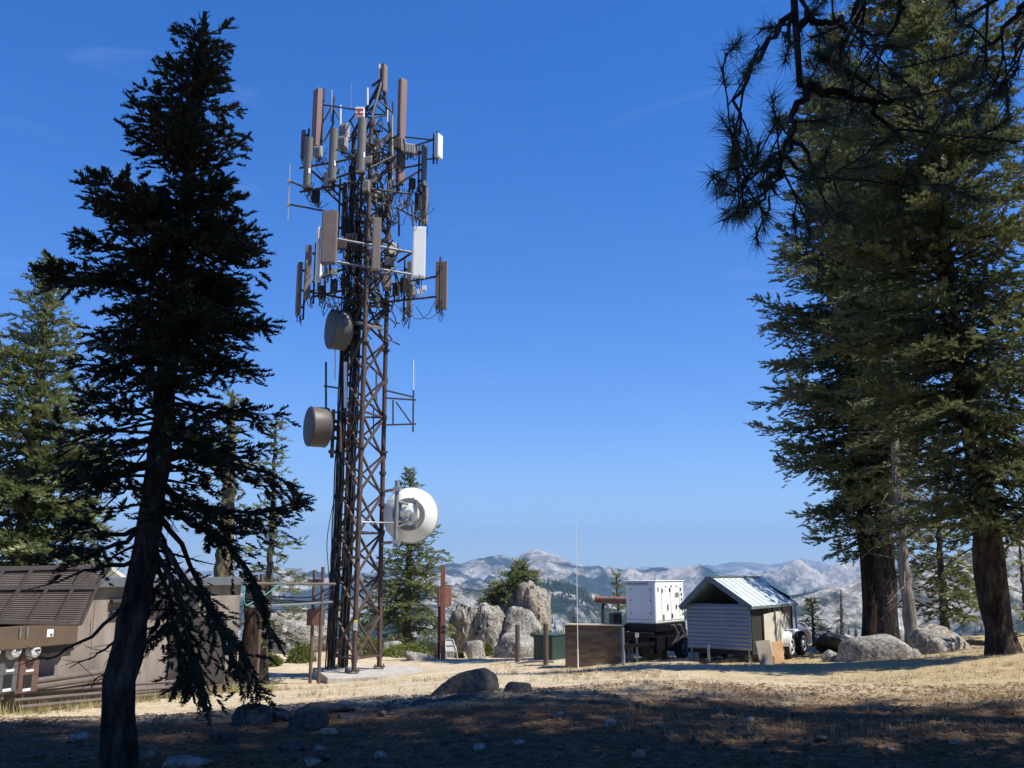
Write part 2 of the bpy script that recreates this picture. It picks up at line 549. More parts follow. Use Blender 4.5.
# trees on the wooded spur and the granite slope: far-off wood as one mass
def far_wood(name, label, D, depth, xr, n, h, px_mask):
    deps = bpy.context.evaluated_depsgraph_get()
    V, Fc = [], []
    surf = bpy.data.objects[name]
    me = surf.data
    co = np.empty(len(me.vertices) * 3, np.float32); me.vertices.foreach_get("co", co); co = co.reshape(-1, 3)
    nx = 420
    g = co.reshape(-1, nx, 3)
    r = np.random.default_rng(5)
    iy = r.uniform(5, g.shape[0] - 27, n); ix = r.uniform(0, nx - 1.01, n)
    a = iy.astype(int); b = ix.astype(int); fy = (iy - a)[:, None]; fx = (ix - b)[:, None]
    p = (g[a, b] * (1 - fx) + g[a, b + 1] * fx) * (1 - fy) + (g[a + 1, b] * (1 - fx) + g[a + 1, b + 1] * fx) * fy
    keep = vnoise(np.stack([p[:, 0] / 160, p[:, 1] / 160, p[:, 0] * 0], -1)) > px_mask
    p = p[keep]
    m = len(p)
    hh = h * r.uniform(.5, 1.15, m); w = hh * r.uniform(.13, .2, m)
    ang = np.arange(5) * 2 * math.pi / 5
    ring = np.stack([np.cos(ang), np.sin(ang), ang * 0], -1)
    vs = np.concatenate([p[:, None, :] + ring[None] * w[:, None, None] + np.array([0, 0, -.5]), (p + np.stack([0 * hh, 0 * hh, hh], -1))[:, None, :]], 1)
    base = (np.arange(m) * 6)[:, None, None]
    f = np.array([[k, (k + 1) % 5, 5] for k in range(5)])[None] + base
    return vs.reshape(-1, 3), f.reshape(-1, 3)
fm = pmat("far_needles", [(.3, (.012, .022, .012)), (.7, (.035, .050, .024))], .02, .9, coord='Object', spec=.05)
v1, f1 = far_wood("wooded_mountain", "", 2600, 1300, None, 32000, 21, -.12)
v2, f2 = far_wood("granite_slope", "", 1500, 900, None, 5000, 15, .17)
fo = raw_mesh("distant_forest", np.concatenate([v1, v2]), np.concatenate([f1, f2 + len(v1)]), fm)
tag(fo, "dark far-off conifer forest covering the spurs across the valley", "forest", kind="stuff")

# ------------------------------------------------------------------ haze: one closed box of thin air
hb = MB(); hb.box((0, 3000, 325), (25500, 25500, 975))
hm = bpy.data.materials.new("haze_air"); hm.use_nodes = True
t = hm.node_tree
t.nodes.remove(t.nodes["Principled BSDF"])
pv = t.nodes.new("ShaderNodeVolumePrincipled")
pv.inputs["Color"].default_value = (.40, .66, 1.0, 1)
pv.inputs["Density"].default_value = 7.5e-5
pv.inputs["Anisotropy"].default_value = 0.1
t.links.new(pv.outputs[0], t.nodes["Material Output"].inputs["Volume"])
HAZE_ON = True
if HAZE_ON:
    hz = hb.build("haze", hm)
    tag(hz, None, None, kind="stuff")

# ------------------------------------------------------------------ rocks
def rock_geo(seed, size, sub=4, planes=14, rough=0.10, rot=None, cracks=0.0, top=None):
    r = np.random.default_rng(seed)
    bm = bmesh.new()
    bmesh.ops.create_icosphere(bm, subdivisions=sub, radius=1.0)
    v = np.array([x.co[:] for x in bm.verts]); f = np.array([[q.index for q in x.verts] for x in bm.faces])
    bm.free()
    n = r.normal(size=(planes, 3)); n /= np.linalg.norm(n, axis=1)[:, None]
    h = r.uniform(.62, 1.0, planes)
    n = np.concatenate([n, [unit([r.normal(0, .18), r.normal(0, .18), 1])]]); h = np.append(h, r.uniform(.62, .78) if top is None else top)
    d = v @ n.T
    rad = np.where(d > 1e-3, h[None] / np.maximum(d, 1e-3), 9)
    # soft minimum keeps slightly rounded edges
    k = 14.0
    R = -np.log(np.exp(-k * np.minimum(rad, 3)).sum(1)) / k
    R = np.minimum(R, 1.25)
    v = v * R[:, None]
    o = r.uniform(0, 50, 3)
    v = v * (1 + rough * (fbm(v * 1.8 + o, 6, .6) + .55 * fbm(v * 4.5 + o, 4, .6, ridged=True))[:, None])
    if cracks:
        c = fbm(v * np.array([2.6, 2.6, 1.1]) + o + 5, 3, .5)
        v = v * (1 - cracks * np.exp(-(c / .045) ** 2))[:, None]
    v = v * np.asarray(size)
    if rot is not None:
        c, s = math.cos(rot), math.sin(rot)
        v = v @ np.array([[c, s, 0], [-s, c, 0], [0, 0, 1]])
    return v, f

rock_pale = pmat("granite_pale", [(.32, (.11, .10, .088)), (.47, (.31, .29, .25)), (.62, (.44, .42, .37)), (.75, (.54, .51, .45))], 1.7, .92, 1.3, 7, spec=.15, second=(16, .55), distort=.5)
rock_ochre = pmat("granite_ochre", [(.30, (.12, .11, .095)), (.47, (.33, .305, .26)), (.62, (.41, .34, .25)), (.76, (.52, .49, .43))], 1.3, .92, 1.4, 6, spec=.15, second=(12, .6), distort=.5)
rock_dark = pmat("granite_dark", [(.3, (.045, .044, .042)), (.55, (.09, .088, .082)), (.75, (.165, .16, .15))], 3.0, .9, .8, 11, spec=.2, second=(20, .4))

def rock(px, py_base, py_top, w_px, Y, seed, mat, label, name="boulder", cat="boulder", group=None, depth=1.0, rot=0, rough=.10, sub=4,
         sink=.28, cracks=0.0, planes=14, base=None, top=None):
    Y = K(Y)
    g = G(px, Y)
    s = M_PER_PX(px, (py_base + py_top) / 2, Y)
    wz = (py_base - py_top) * s
    hx = w_px * s / 2
    v, f = rock_geo(seed, (hx * 1.02, hx * depth, wz / (2 - 2 * sink) * 1.05), sub, planes, rough, rot, cracks, top)
    top = v[:, 2].max()
    zb = float(P(px, py_base, Y)[2]) if base is None else base
    zt = float(P(px, py_top, Y)[2])
    zc = zt - top
    o = raw_mesh(name, v, f, mat, smooth=True)
    o.data.set_sharp_from_angle(angle=math.radians(38))
    o.location = (float(P(px, (py_base + py_top) / 2, Y)[0]), Y, zc)
    tag(o, label, cat, group)
    return o

# rock outcrop at the plateau's edge, behind the red post
ED = 0.8
rock(533, 666, 580, 45, 35.5, 71, rock_ochre, "tall ochre streaked granite block topping the outcrop beside the lone pine", "granite_block", "rock", depth=.9, rough=.13, sub=5, cracks=.13, sink=.1, top=.80, planes=12)
rock(513, 640, 583, 40, 36.5, 31, rock_pale, "grey granite block at the foot of the lone pine behind the tall ochre block", "granite_block", "rock", depth=.9, rough=.13, sub=5, cracks=.13, sink=.1, top=.80, planes=12)
rock(468, 656, 602, 34, 35.0, 12, rock_pale, "rounded grey granite block forming the outcrop's end by the red post", "granite_block", "rock", depth=1.0, rough=.12, sub=5, cracks=.12, sink=.12, top=.9)
rock(497, 652, 602, 38, 34.6, 13, rock_pale, "cracked grey granite block between the rounded block and the tall ochre one", "granite_block", "rock", depth=.9, rough=.13, sub=5, cracks=.13, sink=.12, top=.9, planes=10)
rock(521, 655, 606, 36, 34.2, 14, rock_pale, "pale granite block leaning in front of the tall ochre block", "granite_block", "rock", depth=.8, rough=.13, sub=5, cracks=.08, sink=.12)
rock(517, 664, 632, 58, 31.5, 15, rock_pale, "broad low pale slab in front of the outcrop behind the two steel posts", "boulder", "boulder", depth=.6, rough=.09, sub=5, cracks=.05)
rock(476, 661, 640, 18, 31, 16, rock_pale, "small wedge of pale rock at the outcrop's foot", "boulder", "boulder", rough=.1)
rock(452, 657, 644, 14, 31.5, 27, rock_pale, "little tan rock beside the framed grey panel", "boulder", "boulder", rough=.1)
# behind the tower and the cable posts
rock(287, 664, 608, 78, 33, 17, rock_pale, "big pale weathered boulder behind the pair of cable posts", "boulder", "boulder", depth=.9, rough=.12, sub=5, cracks=.06)
rock(262, 662, 622, 40, 34.5, 28, rock_pale, "pale boulder behind the shed's corner and sheet metal box", "boulder", "boulder", depth=.9, rough=.12, sub=5, cracks=.06)
rock(393, 657, 641, 26, 31.5, 18, rock_pale, "grey boulder half hidden behind the tower's bare right leg", "boulder", "boulder", rough=.1)
rock(420, 666, 651, 27, 29, 19, rock_pale, "cream boulder on bare dirt just before the red post", "boulder", "boulder", rough=.08)
rock(372, 660, 648, 22, 31.5, 20, rock_pale, "low grey boulder seen between the tower legs", "boulder", "boulder", rough=.1)
rock(340, 655, 636, 22, 34, 26, rock_pale, "grey boulder beyond the tower's cabled leg", "boulder", "boulder", rough=.1)
rock(613, 660, 624, 90, 42, 29, rock_pale, "smooth pale granite dome rising behind the plywood panel", "granite_dome", "rock", depth=.8, rough=.03, planes=40, sub=5)
# right, below the big trees
rock(872, 668, 634, 60, 20.0, 121, rock_pale, "grey sloping boulder before the twin trunks", "boulder", "boulder", depth=.8, rough=.08, sub=5)
rock(938, 664, 624, 62, 20.6, 22, rock_ochre, "large cream topped boulder between the slim trunk and the big trunk", "boulder", "boulder", depth=.8, rough=.09, sub=5, cracks=.05)
rock(905, 664, 648, 28, 19.9, 23, rock_pale, "low grey stone squeezed between the two large boulders", "boulder", "boulder", depth=.7, rough=.1)
rock(833, 663, 650, 20, 20.5, 24, rock_pale, "small pale stone beside the pale metal sheet", "boulder", "boulder", rough=.1)
rock(985, 652, 640, 20, 22, 25, rock_pale, "small grey stone at the foot of the big trunk", "boulder", "boulder", rough=.1)
# shaded boulders in the foreground
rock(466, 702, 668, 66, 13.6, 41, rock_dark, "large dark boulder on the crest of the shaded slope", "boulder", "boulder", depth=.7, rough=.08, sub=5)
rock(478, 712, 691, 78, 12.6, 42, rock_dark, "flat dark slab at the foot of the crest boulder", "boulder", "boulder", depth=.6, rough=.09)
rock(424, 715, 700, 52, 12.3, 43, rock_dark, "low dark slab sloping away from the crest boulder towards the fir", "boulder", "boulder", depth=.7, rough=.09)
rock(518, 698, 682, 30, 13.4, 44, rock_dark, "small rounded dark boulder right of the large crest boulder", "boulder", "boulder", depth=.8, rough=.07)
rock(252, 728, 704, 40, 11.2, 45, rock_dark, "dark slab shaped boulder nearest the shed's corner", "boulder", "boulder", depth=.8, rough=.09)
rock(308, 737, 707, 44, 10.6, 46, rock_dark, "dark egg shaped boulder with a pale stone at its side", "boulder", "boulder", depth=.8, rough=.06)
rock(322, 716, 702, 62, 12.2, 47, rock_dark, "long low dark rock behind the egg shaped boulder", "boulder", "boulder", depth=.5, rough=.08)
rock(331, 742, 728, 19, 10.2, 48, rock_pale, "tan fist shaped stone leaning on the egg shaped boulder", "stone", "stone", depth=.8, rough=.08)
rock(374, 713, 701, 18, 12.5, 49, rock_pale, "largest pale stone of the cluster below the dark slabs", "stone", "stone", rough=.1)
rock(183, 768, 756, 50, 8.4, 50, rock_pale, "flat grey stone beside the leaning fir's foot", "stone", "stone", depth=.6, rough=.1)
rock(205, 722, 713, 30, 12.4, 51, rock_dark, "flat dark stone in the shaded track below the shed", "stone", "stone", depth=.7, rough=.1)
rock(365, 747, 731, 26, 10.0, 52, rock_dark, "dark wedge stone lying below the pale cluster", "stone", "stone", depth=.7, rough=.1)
rock(436, 768, 754, 30, 8.5, 53, rock_dark, "half buried grey stone at the photo's lower edge", "stone", "stone", depth=.7, rough=.1)
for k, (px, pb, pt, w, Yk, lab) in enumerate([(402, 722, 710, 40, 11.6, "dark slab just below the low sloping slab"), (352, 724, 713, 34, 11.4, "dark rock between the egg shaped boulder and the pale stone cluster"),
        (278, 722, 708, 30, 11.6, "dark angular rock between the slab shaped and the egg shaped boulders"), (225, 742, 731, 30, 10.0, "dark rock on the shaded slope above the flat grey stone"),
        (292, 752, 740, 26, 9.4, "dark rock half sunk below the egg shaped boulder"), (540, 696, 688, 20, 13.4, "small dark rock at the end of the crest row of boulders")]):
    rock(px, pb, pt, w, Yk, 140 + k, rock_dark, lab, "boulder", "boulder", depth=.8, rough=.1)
sm = np.random.default_rng(12)
for k, (px, py, w) in enumerate([(392, 710, 13), (345, 707, 11), (356, 712, 9), (383, 716, 10), (402, 704, 9), (318, 752, 14), (327, 760, 12), (312, 766, 15),
                                 (480, 750, 12), (462, 741, 9), (520, 745, 10), (610, 727, 14), (695, 741, 10), (750, 722, 9), (640, 757, 13), (820, 742, 12),
                                 (890, 752, 9), (560, 716, 8), (235, 752, 13), (150, 757, 12), (80, 742, 16), (40, 757, 14), (955, 745, 10), (380, 758, 12)]):
    d = ray(px, py); Yk = 10.0
    for _ in range(20):
        gz = float(ground_z(d[0] / d[1] * Yk, Yk)); Yk = max(6.0, min(16.0, .5 * Yk + .5 * (gz - CAMZ) / d[2] * d[1]))
    rock(px, py, py - w * .6, w, Yk, 60 + k, rock_pale if k % 3 else rock_dark, "small loose stone lying in the shaded pine litter", "stone", "stone", "loose stones in the litter", rough=.12, sub=3)
# ------------------------------------------------------------------ conifers
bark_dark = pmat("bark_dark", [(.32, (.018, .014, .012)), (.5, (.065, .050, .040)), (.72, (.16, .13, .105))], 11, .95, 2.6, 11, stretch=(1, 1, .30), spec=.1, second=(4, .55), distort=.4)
bark_red = pmat("bark_red", [(.32, (.020, .013, .010)), (.5, (.066, .042, .032)), (.72, (.135, .092, .070))], 10, .95, 2.6, 10, stretch=(1, 1, .24), spec=.1, second=(4, .55), distort=.4)
bark_lichen = pmat("bark_lichen", [(.3, (.07, .058, .045)), (.5, (.15, .125, .095)), (.62, (.26, .26, .11)), (.8, (.33, .33, .16))], 6, .95, 1.5, 16, stretch=(1, 1, .5), spec=.1)
bark_grey = pmat("bark_grey", [(.3, (.045, .037, .030)), (.52, (.12, .10, .085)), (.75, (.26, .23, .20))], 9, .95, 1.6, 16, stretch=(1, 1, .3), spec=.1)
bark_bleached = pmat('bark_bleached', [(.3, (.10, .085, .07)), (.55, (.26, .225, .19)), (.78, (.42, .38, .33))], 9, .95, 1.4, 16, stretch=(1, 1, .3), spec=.1)
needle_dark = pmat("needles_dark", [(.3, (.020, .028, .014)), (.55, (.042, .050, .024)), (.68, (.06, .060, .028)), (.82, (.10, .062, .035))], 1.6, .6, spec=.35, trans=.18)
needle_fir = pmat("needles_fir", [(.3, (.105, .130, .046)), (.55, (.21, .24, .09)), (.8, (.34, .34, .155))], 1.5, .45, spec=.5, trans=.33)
needle_grey = pmat("needles_greygreen", [(.3, (.075, .100, .040)), (.52, (.155, .180, .072)), (.78, (.32, .305, .15))], 1.3, .45, spec=.5, trans=.33)
needle_pine = pmat("needles_pine", [(.3, (.030, .042, .018)), (.55, (.060, .074, .030)), (.8, (.11, .115, .05))], 2.0, .5, spec=.45, trans=.2)

def spray_template(r, n, length=1.0, nl=.30, w=.055, flat=.55):
    """a twig end: narrow needle triangles along a short stem. local axes: x side, y along, z up"""
    T = []
    for k in range(n):
        s = (k + .5) / n
        side = 1 if k % 2 else -1
        a = r.uniform(.35, .9)
        up = r.uniform(-.25, 1.0) * flat
        d = np.array([side * math.sin(a), math.cos(a) * .9, up]); d /= np.linalg.norm(d)
        p = np.array([0, s * length * .85, 0])
        l = nl * r.uniform(.75, 1.25) * (1.1 - .5 * s)
        q = unit(np.cross(d, np.array([0, 0, 1.0]) + .5 * r.normal(size=3)))
        T.append([p - q * w * .5, p + q * w * .5, p + d * l])
    return np.array(T)

def rot_about(v, ax, ang):
    c = np.cos(ang)[..., None]; s = np.sin(ang)[..., None]
    return v * c + np.cross(ax, v) * s + ax * (np.sum(ax * v, -1)[..., None]) * (1 - c)

def nrm(v):
    return v / (np.linalg.norm(v, axis=-1)[..., None] + 1e-9)

def place_sprays(pos, dirn, up, scale, r, n, nl, w, flat, nt=6):
    """-> triangles (K,3,3)"""
    out = []
    which = r.integers(0, nt, len(pos))
    side = nrm(np.cross(dirn, up)); u = np.cross(side, dirn)
    for k in range(nt):
        T = spray_template(r, n, 1.0, nl, w, flat)
        s = which == k
        if not s.any(): continue
        q = (T[None, :, :, 0, None] * side[s][:, None, None, :] + T[None, :, :, 1, None] * dirn[s][:, None, None, :]
             + T[None, :, :, 2, None] * u[s][:, None, None, :]) * scale[s][:, None, None, None] + pos[s][:, None, None, :]
        out.append(q.reshape(-1, 3, 3))
    return np.concatenate(out)

def branch_curve(p0, az, el0, L, droop, lift, r, n=9):
    """limb polyline: starts at elevation el0, bends by droop, its tip lifted"""
    s = np.linspace(0, 1, n)
    el = el0 - droop * s + lift * s ** 3
    az = az + r.normal(0, .06) * s * 3 + np.cumsum(r.normal(0, .05, n))
    st = L / (n - 1)
    d = np.stack([np.cos(el) * np.cos(az), np.cos(el) * np.sin(az), np.sin(el)], -1) * st
    return np.concatenate([[p0], p0 + np.cumsum(d[:-1], 0)])

def foliage_on(pts, L, r, S):
    """sprays over one limb. S: style dict -> pos, dir, up, scale, stems"""
    n = len(pts)
    step = S['twig_step']
    m = max(3, int(L * (1 - S['bare']) / step))
    s = np.repeat(np.linspace(S['bare'], .98, m), 2)
    s = np.clip(s + r.normal(0, .4 * step / L, len(s)), S['bare'], 1)
    side = np.tile([1, -1], m)
    x = s * (n - 1); i = np.minimum(x.astype(int), n - 2); f = (x - i)[:, None]
    p = pts[i] * (1 - f) + pts[i + 1] * f
    t = nrm(pts[i + 1] - pts[i])
    up = nrm(np.array([0, 0, 1.0]) - t * t[:, 2:3])
    ang = side * r.uniform(.65, 1.15, len(s))
    d = rot_about(t, up, ang)
    d[:, 2] += r.normal(-S['twig_droop'], .26, len(s)); d = nrm(d)
    shape = np.interp((s - S['bare']) / (1 - S['bare']), [0, .15, .5, 1], [.45, .85, 1, .30])
    l = np.minimum(S['twig_len'] * L, S['twig_max']) * shape * r.uniform(.55, 1.2, len(s))
    keep = r.random(len(s)) > S['gap']
    p, d, l, t = p[keep], d[keep], l[keep], t[keep]
    k = np.maximum(1, np.round(l / (S['size'] * .6)).astype(int))
    idx = np.repeat(np.arange(len(l)), k)
    if len(idx) == 0: return None
    j = np.concatenate([np.arange(a) for a in k]) + .3
    frac = j / k[idx]
    sd = np.where(r.random(len(idx)) < .5, 1, -1)
    base = p[idx] + d[idx] * (l[idx] * frac)[:, None]
    base[:, 2] -= S['sag'] * (l[idx] * frac) ** 2
    dd = d[idx] + t[idx] * .35
    dd = nrm(dd)
    u = nrm(np.array([0, 0, 1.0]) + r.normal(0, .25, (len(idx), 3)))
    dd = rot_about(dd, u, sd * r.uniform(.0, .75, len(idx)))
    dd[:, 2] += r.normal(.05, .3, len(idx)); dd = nrm(dd)
    sc_ = S['size'] * r.uniform(.7, 1.3, len(idx))
    # the leader end of the limb itself
    return base, dd, u, sc_, (p, p + d * l[:, None] * .9)

CLUMP = .75
STYLE = dict(twig_step=.10, twig_len=.45, twig_max=.7, twig_droop=.10, bare=.08, gap=.08, size=.18, sag=.12, nl=.42, w=.15, flat=.8, n=14)

def conifer(name, label, path, r_base, crown, seed, bark, needles, style=None, per_m=11, el=(.6, -.35), droop=.25, lift=.45,
            z_crown=None, limbs=(), dead=None, group=None, sides=14, top_bare=0, az_bias=None, root_flare=1.35, twigs=False, cat="tree", wob=1.0, r_top=.02):
    """path: trunk centre line points; crown: [(u from foot 0..1 to top, radius)]"""
    r = np.random.default_rng(seed)
    S = dict(STYLE); S.update(style or {})
    path = np.asarray(path, float)
    seg = np.linalg.norm(np.diff(path, axis=0), axis=1); al = np.concatenate([[0], np.cumsum(seg)]); H = al[-1]
    def at(u):
        return np.stack([np.interp(u * H, al, path[:, k]) for k in range(3)], -1)
    base = at(0.0)
    root = thing(name, base, label, cat, group)
    # trunk
    tr = MB()
    us = np.concatenate([[-.02 * 10 / H, 0, .012, .03, .06], np.linspace(.1, 1, 40)])
    tp = at(np.clip(us, 0, 1)); tp[0, 2] -= .25
    rad = r_base * np.clip(1 - us, 0, 1) ** .85 + r_top
    rad[:4] *= np.array([root_flare * 1.12, root_flare, 1 + (root_flare - 1) * .5, 1 + (root_flare - 1) * .2])
    rad *= 1 + .06 * wob * r.normal(size=len(rad))
    tp[5:-3] += r.normal(0, .012 * wob, (len(tp) - 8, 3))
    tr.tube(tp, rad, sides)
    u0 = crown[0][0]
    cu = [c[0] for c in crown]; cr = [c[1] for c in crown]
    nb = int(per_m * H * (1 - u0))
    uu = np.sort(u0 + (1 - u0) * (np.arange(nb) + r.random(nb)) / nb)
    az = np.cumsum(np.full(nb, 2.39996)) + r.normal(0, .35, nb)
    B, D, U, C = [], [], [], []
    stems = []
    for k in range(nb):
        R = np.interp(uu[k], cu, cr)
        if R < .05: continue
        L = R * (r.uniform(.72, 1.12) if r.random() < .68 else r.uniform(.3, .75))
        aa = az[k] % (2 * math.pi)
        L *= 1 + 1.0 * CLUMP * float(vnoise(np.array([math.cos(aa) * 1.2 + seed, math.sin(aa) * 1.2, uu[k] * H / (.12 * H + .6)])))
        if r.random() < .06: L *= 1.14
        L = min(L, R * 1.16)
        if az_bias is not None: L *= az_bias(az[k], uu[k])
        if L < .06: continue
        e = np.interp(uu[k], [u0, 1], [el[1], el[0]]) + r.normal(0, .13)
        pts = branch_curve(at(uu[k]), az[k], e, L, droop + r.normal(0, .12), lift * r.uniform(.5, 1.3), r)
        rb = np.interp(uu[k], [0, 1], [r_base * .16, .008]) + .004 * L
        tr.tube(pts, np.linspace(rb, .003, len(pts)), 5, cap=False)
        if top_bare and uu[k] > 1 - top_bare: continue
        Sb = S
        if 'low' in S and uu[k] < S['low'][0] + .05 * math.sin(3 * aa): Sb = dict(S, gap=S['low'][1], bare=S['low'][2])
        q = foliage_on(pts, L, r, Sb)
        if q is None: continue
        B.append(q[0]); D.append(q[1]); U.append(q[2]); C.append(q[3]); stems.append(q[4])
    for lb in limbs:            # explicit limbs: (polyline, radius, foliage style overrides or None)
        pts = np.asarray(lb[0], float)
        tt = np.linspace(0, 1, 12); q0 = np.linspace(0, 1, len(pts))
        pts = np.stack([np.interp(tt, q0, pts[:, k]) for k in range(3)], -1)
        pts[1:] += r.normal(0, .012, (11, 3))
        tr.tube(pts, np.linspace(lb[1], .004, 12), 6, cap=False)
        L = np.linalg.norm(np.diff(pts, axis=0), axis=1).sum()
        if lb[2] is not None:
            S2 = dict(S); S2.update(lb[2])
            q = foliage_on(pts, L, r, S2)
            if q is not None:
                B.append(q[0]); D.append(q[1]); U.append(q[2]); C.append(q[3]); stems.append(q[4])
        else:
            for j in range(int(L * 9)):
                s = r.uniform(.2, 1); x = s * 11; i = min(int(x), 10); p = pts[i] + (pts[i + 1] - pts[i]) * (x - i)
                d = unit(unit(pts[i + 1] - pts[i]) + r.normal(0, .7, 3)); l = r.uniform(.08, .3)
                tr.tube([p, p + d * l * .5 + r.normal(0, .01, 3), p + d * l], [.004, .003, .0015], 3, cap=False)
    if dead:                    # bare dead limbs: (u_lo, u_hi, count, length)
        for k in range(dead[2]):
            u = r.uniform(dead[0], dead[1]); a = r.uniform(0, 6.28); L = dead[3] * r.uniform(.4, 1.1)
            pts = branch_curve(at(u), a, r.normal(-.15, .25), L, r.uniform(0, .6), r.uniform(-.3, .5), r, 6)
            tr.tube(pts, np.linspace(.014 + .004 * L, .003, 6), 4, cap=False)
            for j in range(int(L * 7)):
                i = r.integers(1, 5); d = unit(unit(pts[i] - pts[i - 1]) + r.normal(0, .8, 3)); l = r.uniform(.1, .35) * min(1, L)
                tr.tube([pts[i], pts[i] + d * l], [.004, .0015], 3, cap=False)
    if twigs:
        for a, b in stems:
            for i in range(len(a)):
                tr.tube([a[i], b[i]], [.004, .002], 3, cap=False)
    tr.build("trunk", bark, root, smooth=True)
    B = np.concatenate(B); D = np.concatenate(D); U = np.concatenate(U); C = np.concatenate(C)
    tri = place_sprays(B, D, U, C, r, S['n'], S['nl'], S['w'], S['flat'])
    o = raw_mesh("crown", tri.reshape(-1, 3), np.arange(len(tri) * 3).reshape(-1, 3), needles, root)
    return root

def path_px(pts, Y, dY=0):
    return [P(px, py, Y + dY * k / max(1, len(pts) - 1)) for k, (px, py) in enumerate(pts)]

# --- the dark leaning fir in front of the shed
fy = 8.5
base = G(119, fy)
fir_path = [base] + path_px([(118, 700), (128, 640), (142, 575), (151, 520), (160, 450), (167, 380), (176, 300), (183, 230), (190, 170), (197, 100), (205, 12)], fy)
px_m = lambda n: n * .0098
lim = []
def L2(pts, dys, rad, st): lim.append(([P(a, b, fy + c) for (a, b), c in zip(pts, dys)], rad, st))
LB = dict(bare=.35, gap=.25, twig_droop=.35, twig_len=.32, size=.11, sag=.3)
L2([(150, 530), (175, 565), (205, 605), (240, 650), (262, 700)], (0, -.3, -.5, -.6, -.7), .035, dict(LB, bare=.3, gap=.3, twig_len=.24))
L2([(152, 510), (178, 540), (205, 590), (225, 630), (240, 665)], (0, .2, .4, .5, .5), .03, dict(LB, gap=.25))
L2([(150, 540), (172, 580), (186, 625), (196, 665), (198, 690)], (0, -.2, -.3, -.3, -.3), .03, dict(LB, gap=.0))
L2([(148, 545), (170, 600), (178, 640), (186, 680)], (0, .3, .5, .5), .028, dict(LB, gap=0.05))
L2([(152, 500), (190, 520), (230, 545), (262, 590), (270, 640)], (0, .3, .6, .7, .7), .03, dict(LB, gap=.2))
L2([(155, 480), (180, 500), (215, 510), (262, 512), (305, 500)], (0, -.3, -.4, -.4, -.4), .035, dict(LB, bare=.2, gap=.05))
L2([(158, 460), (195, 455), (240, 465), (285, 480), (300, 498)], (0, .2, .4, .5, .5), .03, dict(LB, bare=.2, gap=.05))
L2([(140, 590), (115, 615), (85, 640), (55, 655), (30, 662)], (0, -.2, -.4, -.5, -.6), .022, None)
L2([(135, 610), (118, 640), (98, 655), (70, 668)], (0, .2, .3, .4), .018, None)
L2([(136, 620), (110, 660), (90, 690)], (0, -.2, -.3), .016, None)
L2([(147, 555), (120, 565), (80, 572), (30, 590)], (0, -.1, -.3, -.4), .03, None)
L2([(150, 500), (120, 470), (105, 478), (98, 500)], (0, -.1, -.2, -.2), .022, None)
L2([(150, 505), (128, 488), (112, 500), (95, 515)], (0, .1, .2, .2), .018, None)
L2([(149, 520), (120, 545), (90, 550), (62, 545)], (0, .2, .4, .5), .03, dict(LB, bare=.3, gap=0, twig_len=.45))
L2([(149, 525), (118, 535), (95, 530), (70, 520)], (0, -.2, -.4, -.5), .03, dict(LB, bare=.3, gap=0, twig_len=.45))
L2([(155, 470), (120, 462), (95, 470), (70, 478)], (0, .1, .1, .1), .025, dict(LB, bare=.3, gap=.3))
L2([(158, 440), (120, 440), (90, 452)], (0, -.3, -.4), .022, None)
L2([(150, 515), (168, 545), (172, 590), (160, 640)], (0, .4, .6, .6), .022, dict(LB, gap=.2))
Hm = 9.6
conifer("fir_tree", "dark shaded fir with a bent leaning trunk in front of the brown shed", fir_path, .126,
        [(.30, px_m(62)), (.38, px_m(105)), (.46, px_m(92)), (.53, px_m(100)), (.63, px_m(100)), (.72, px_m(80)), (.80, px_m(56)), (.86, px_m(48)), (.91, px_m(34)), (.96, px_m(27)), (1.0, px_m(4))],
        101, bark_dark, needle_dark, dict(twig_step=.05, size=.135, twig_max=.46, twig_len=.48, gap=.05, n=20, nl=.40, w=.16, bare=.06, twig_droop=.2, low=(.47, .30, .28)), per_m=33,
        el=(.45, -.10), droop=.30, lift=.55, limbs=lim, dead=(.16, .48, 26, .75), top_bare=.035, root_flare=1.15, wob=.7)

# --- sunlit firs behind the shed
def straight(px, Y, top_y, foot=None):
    b = G(px, Y) if foot is None else np.array(foot, float)
    t = (P(512, top_y, Y))[2]
    return [b, (b + np.array([b[0], b[1], t])) / 2 + np.array([.05, 0, 0]), np.array([b[0], b[1], t])]
fs = dict(twig_step=.14, size=.29, twig_max=.9, twig_len=.48, n=19, nl=.38, w=.135)
pm = lambda n, Y: n * Y / .96 / F
def at_x(px, py, Y): return float(P(px, py, Y)[0])
x0 = at_x(38, 420, K(19)); z0 = float(ground_z(x0, K(19.0)))
conifer("fir_tree", "sunlit full crowned fir at the photo's edge behind the louvred screen", straight(0, K(19), 258, (x0 - .1, K(19), z0)), .24,
        [(.10, pm(100, K(19))), (.3, pm(100, K(19))), (.45, pm(88, K(19))), (.62, pm(66, K(19))), (.78, pm(44, K(19))), (.92, pm(22, K(19))), (1, .05)],
        102, bark_grey, needle_fir, dict(fs, gap=.05), per_m=24, el=(.5, -.15), droop=.2, lift=.4)
x0 = at_x(-50, 470, K(20)); z0 = float(ground_z(x0, K(20.0)))
conifer("fir_tree", "fir with thin dead twigs, mostly cut off by the photo's edge", straight(0, K(20), 330, (x0, K(20), z0)), .2,
        [(.15, 1.9), (.4, 1.7), (.7, 1.1), (1, .05)], 103, bark_grey, needle_fir, dict(fs, gap=.45), per_m=14, dead=(.4, .95, 30, 1.5))
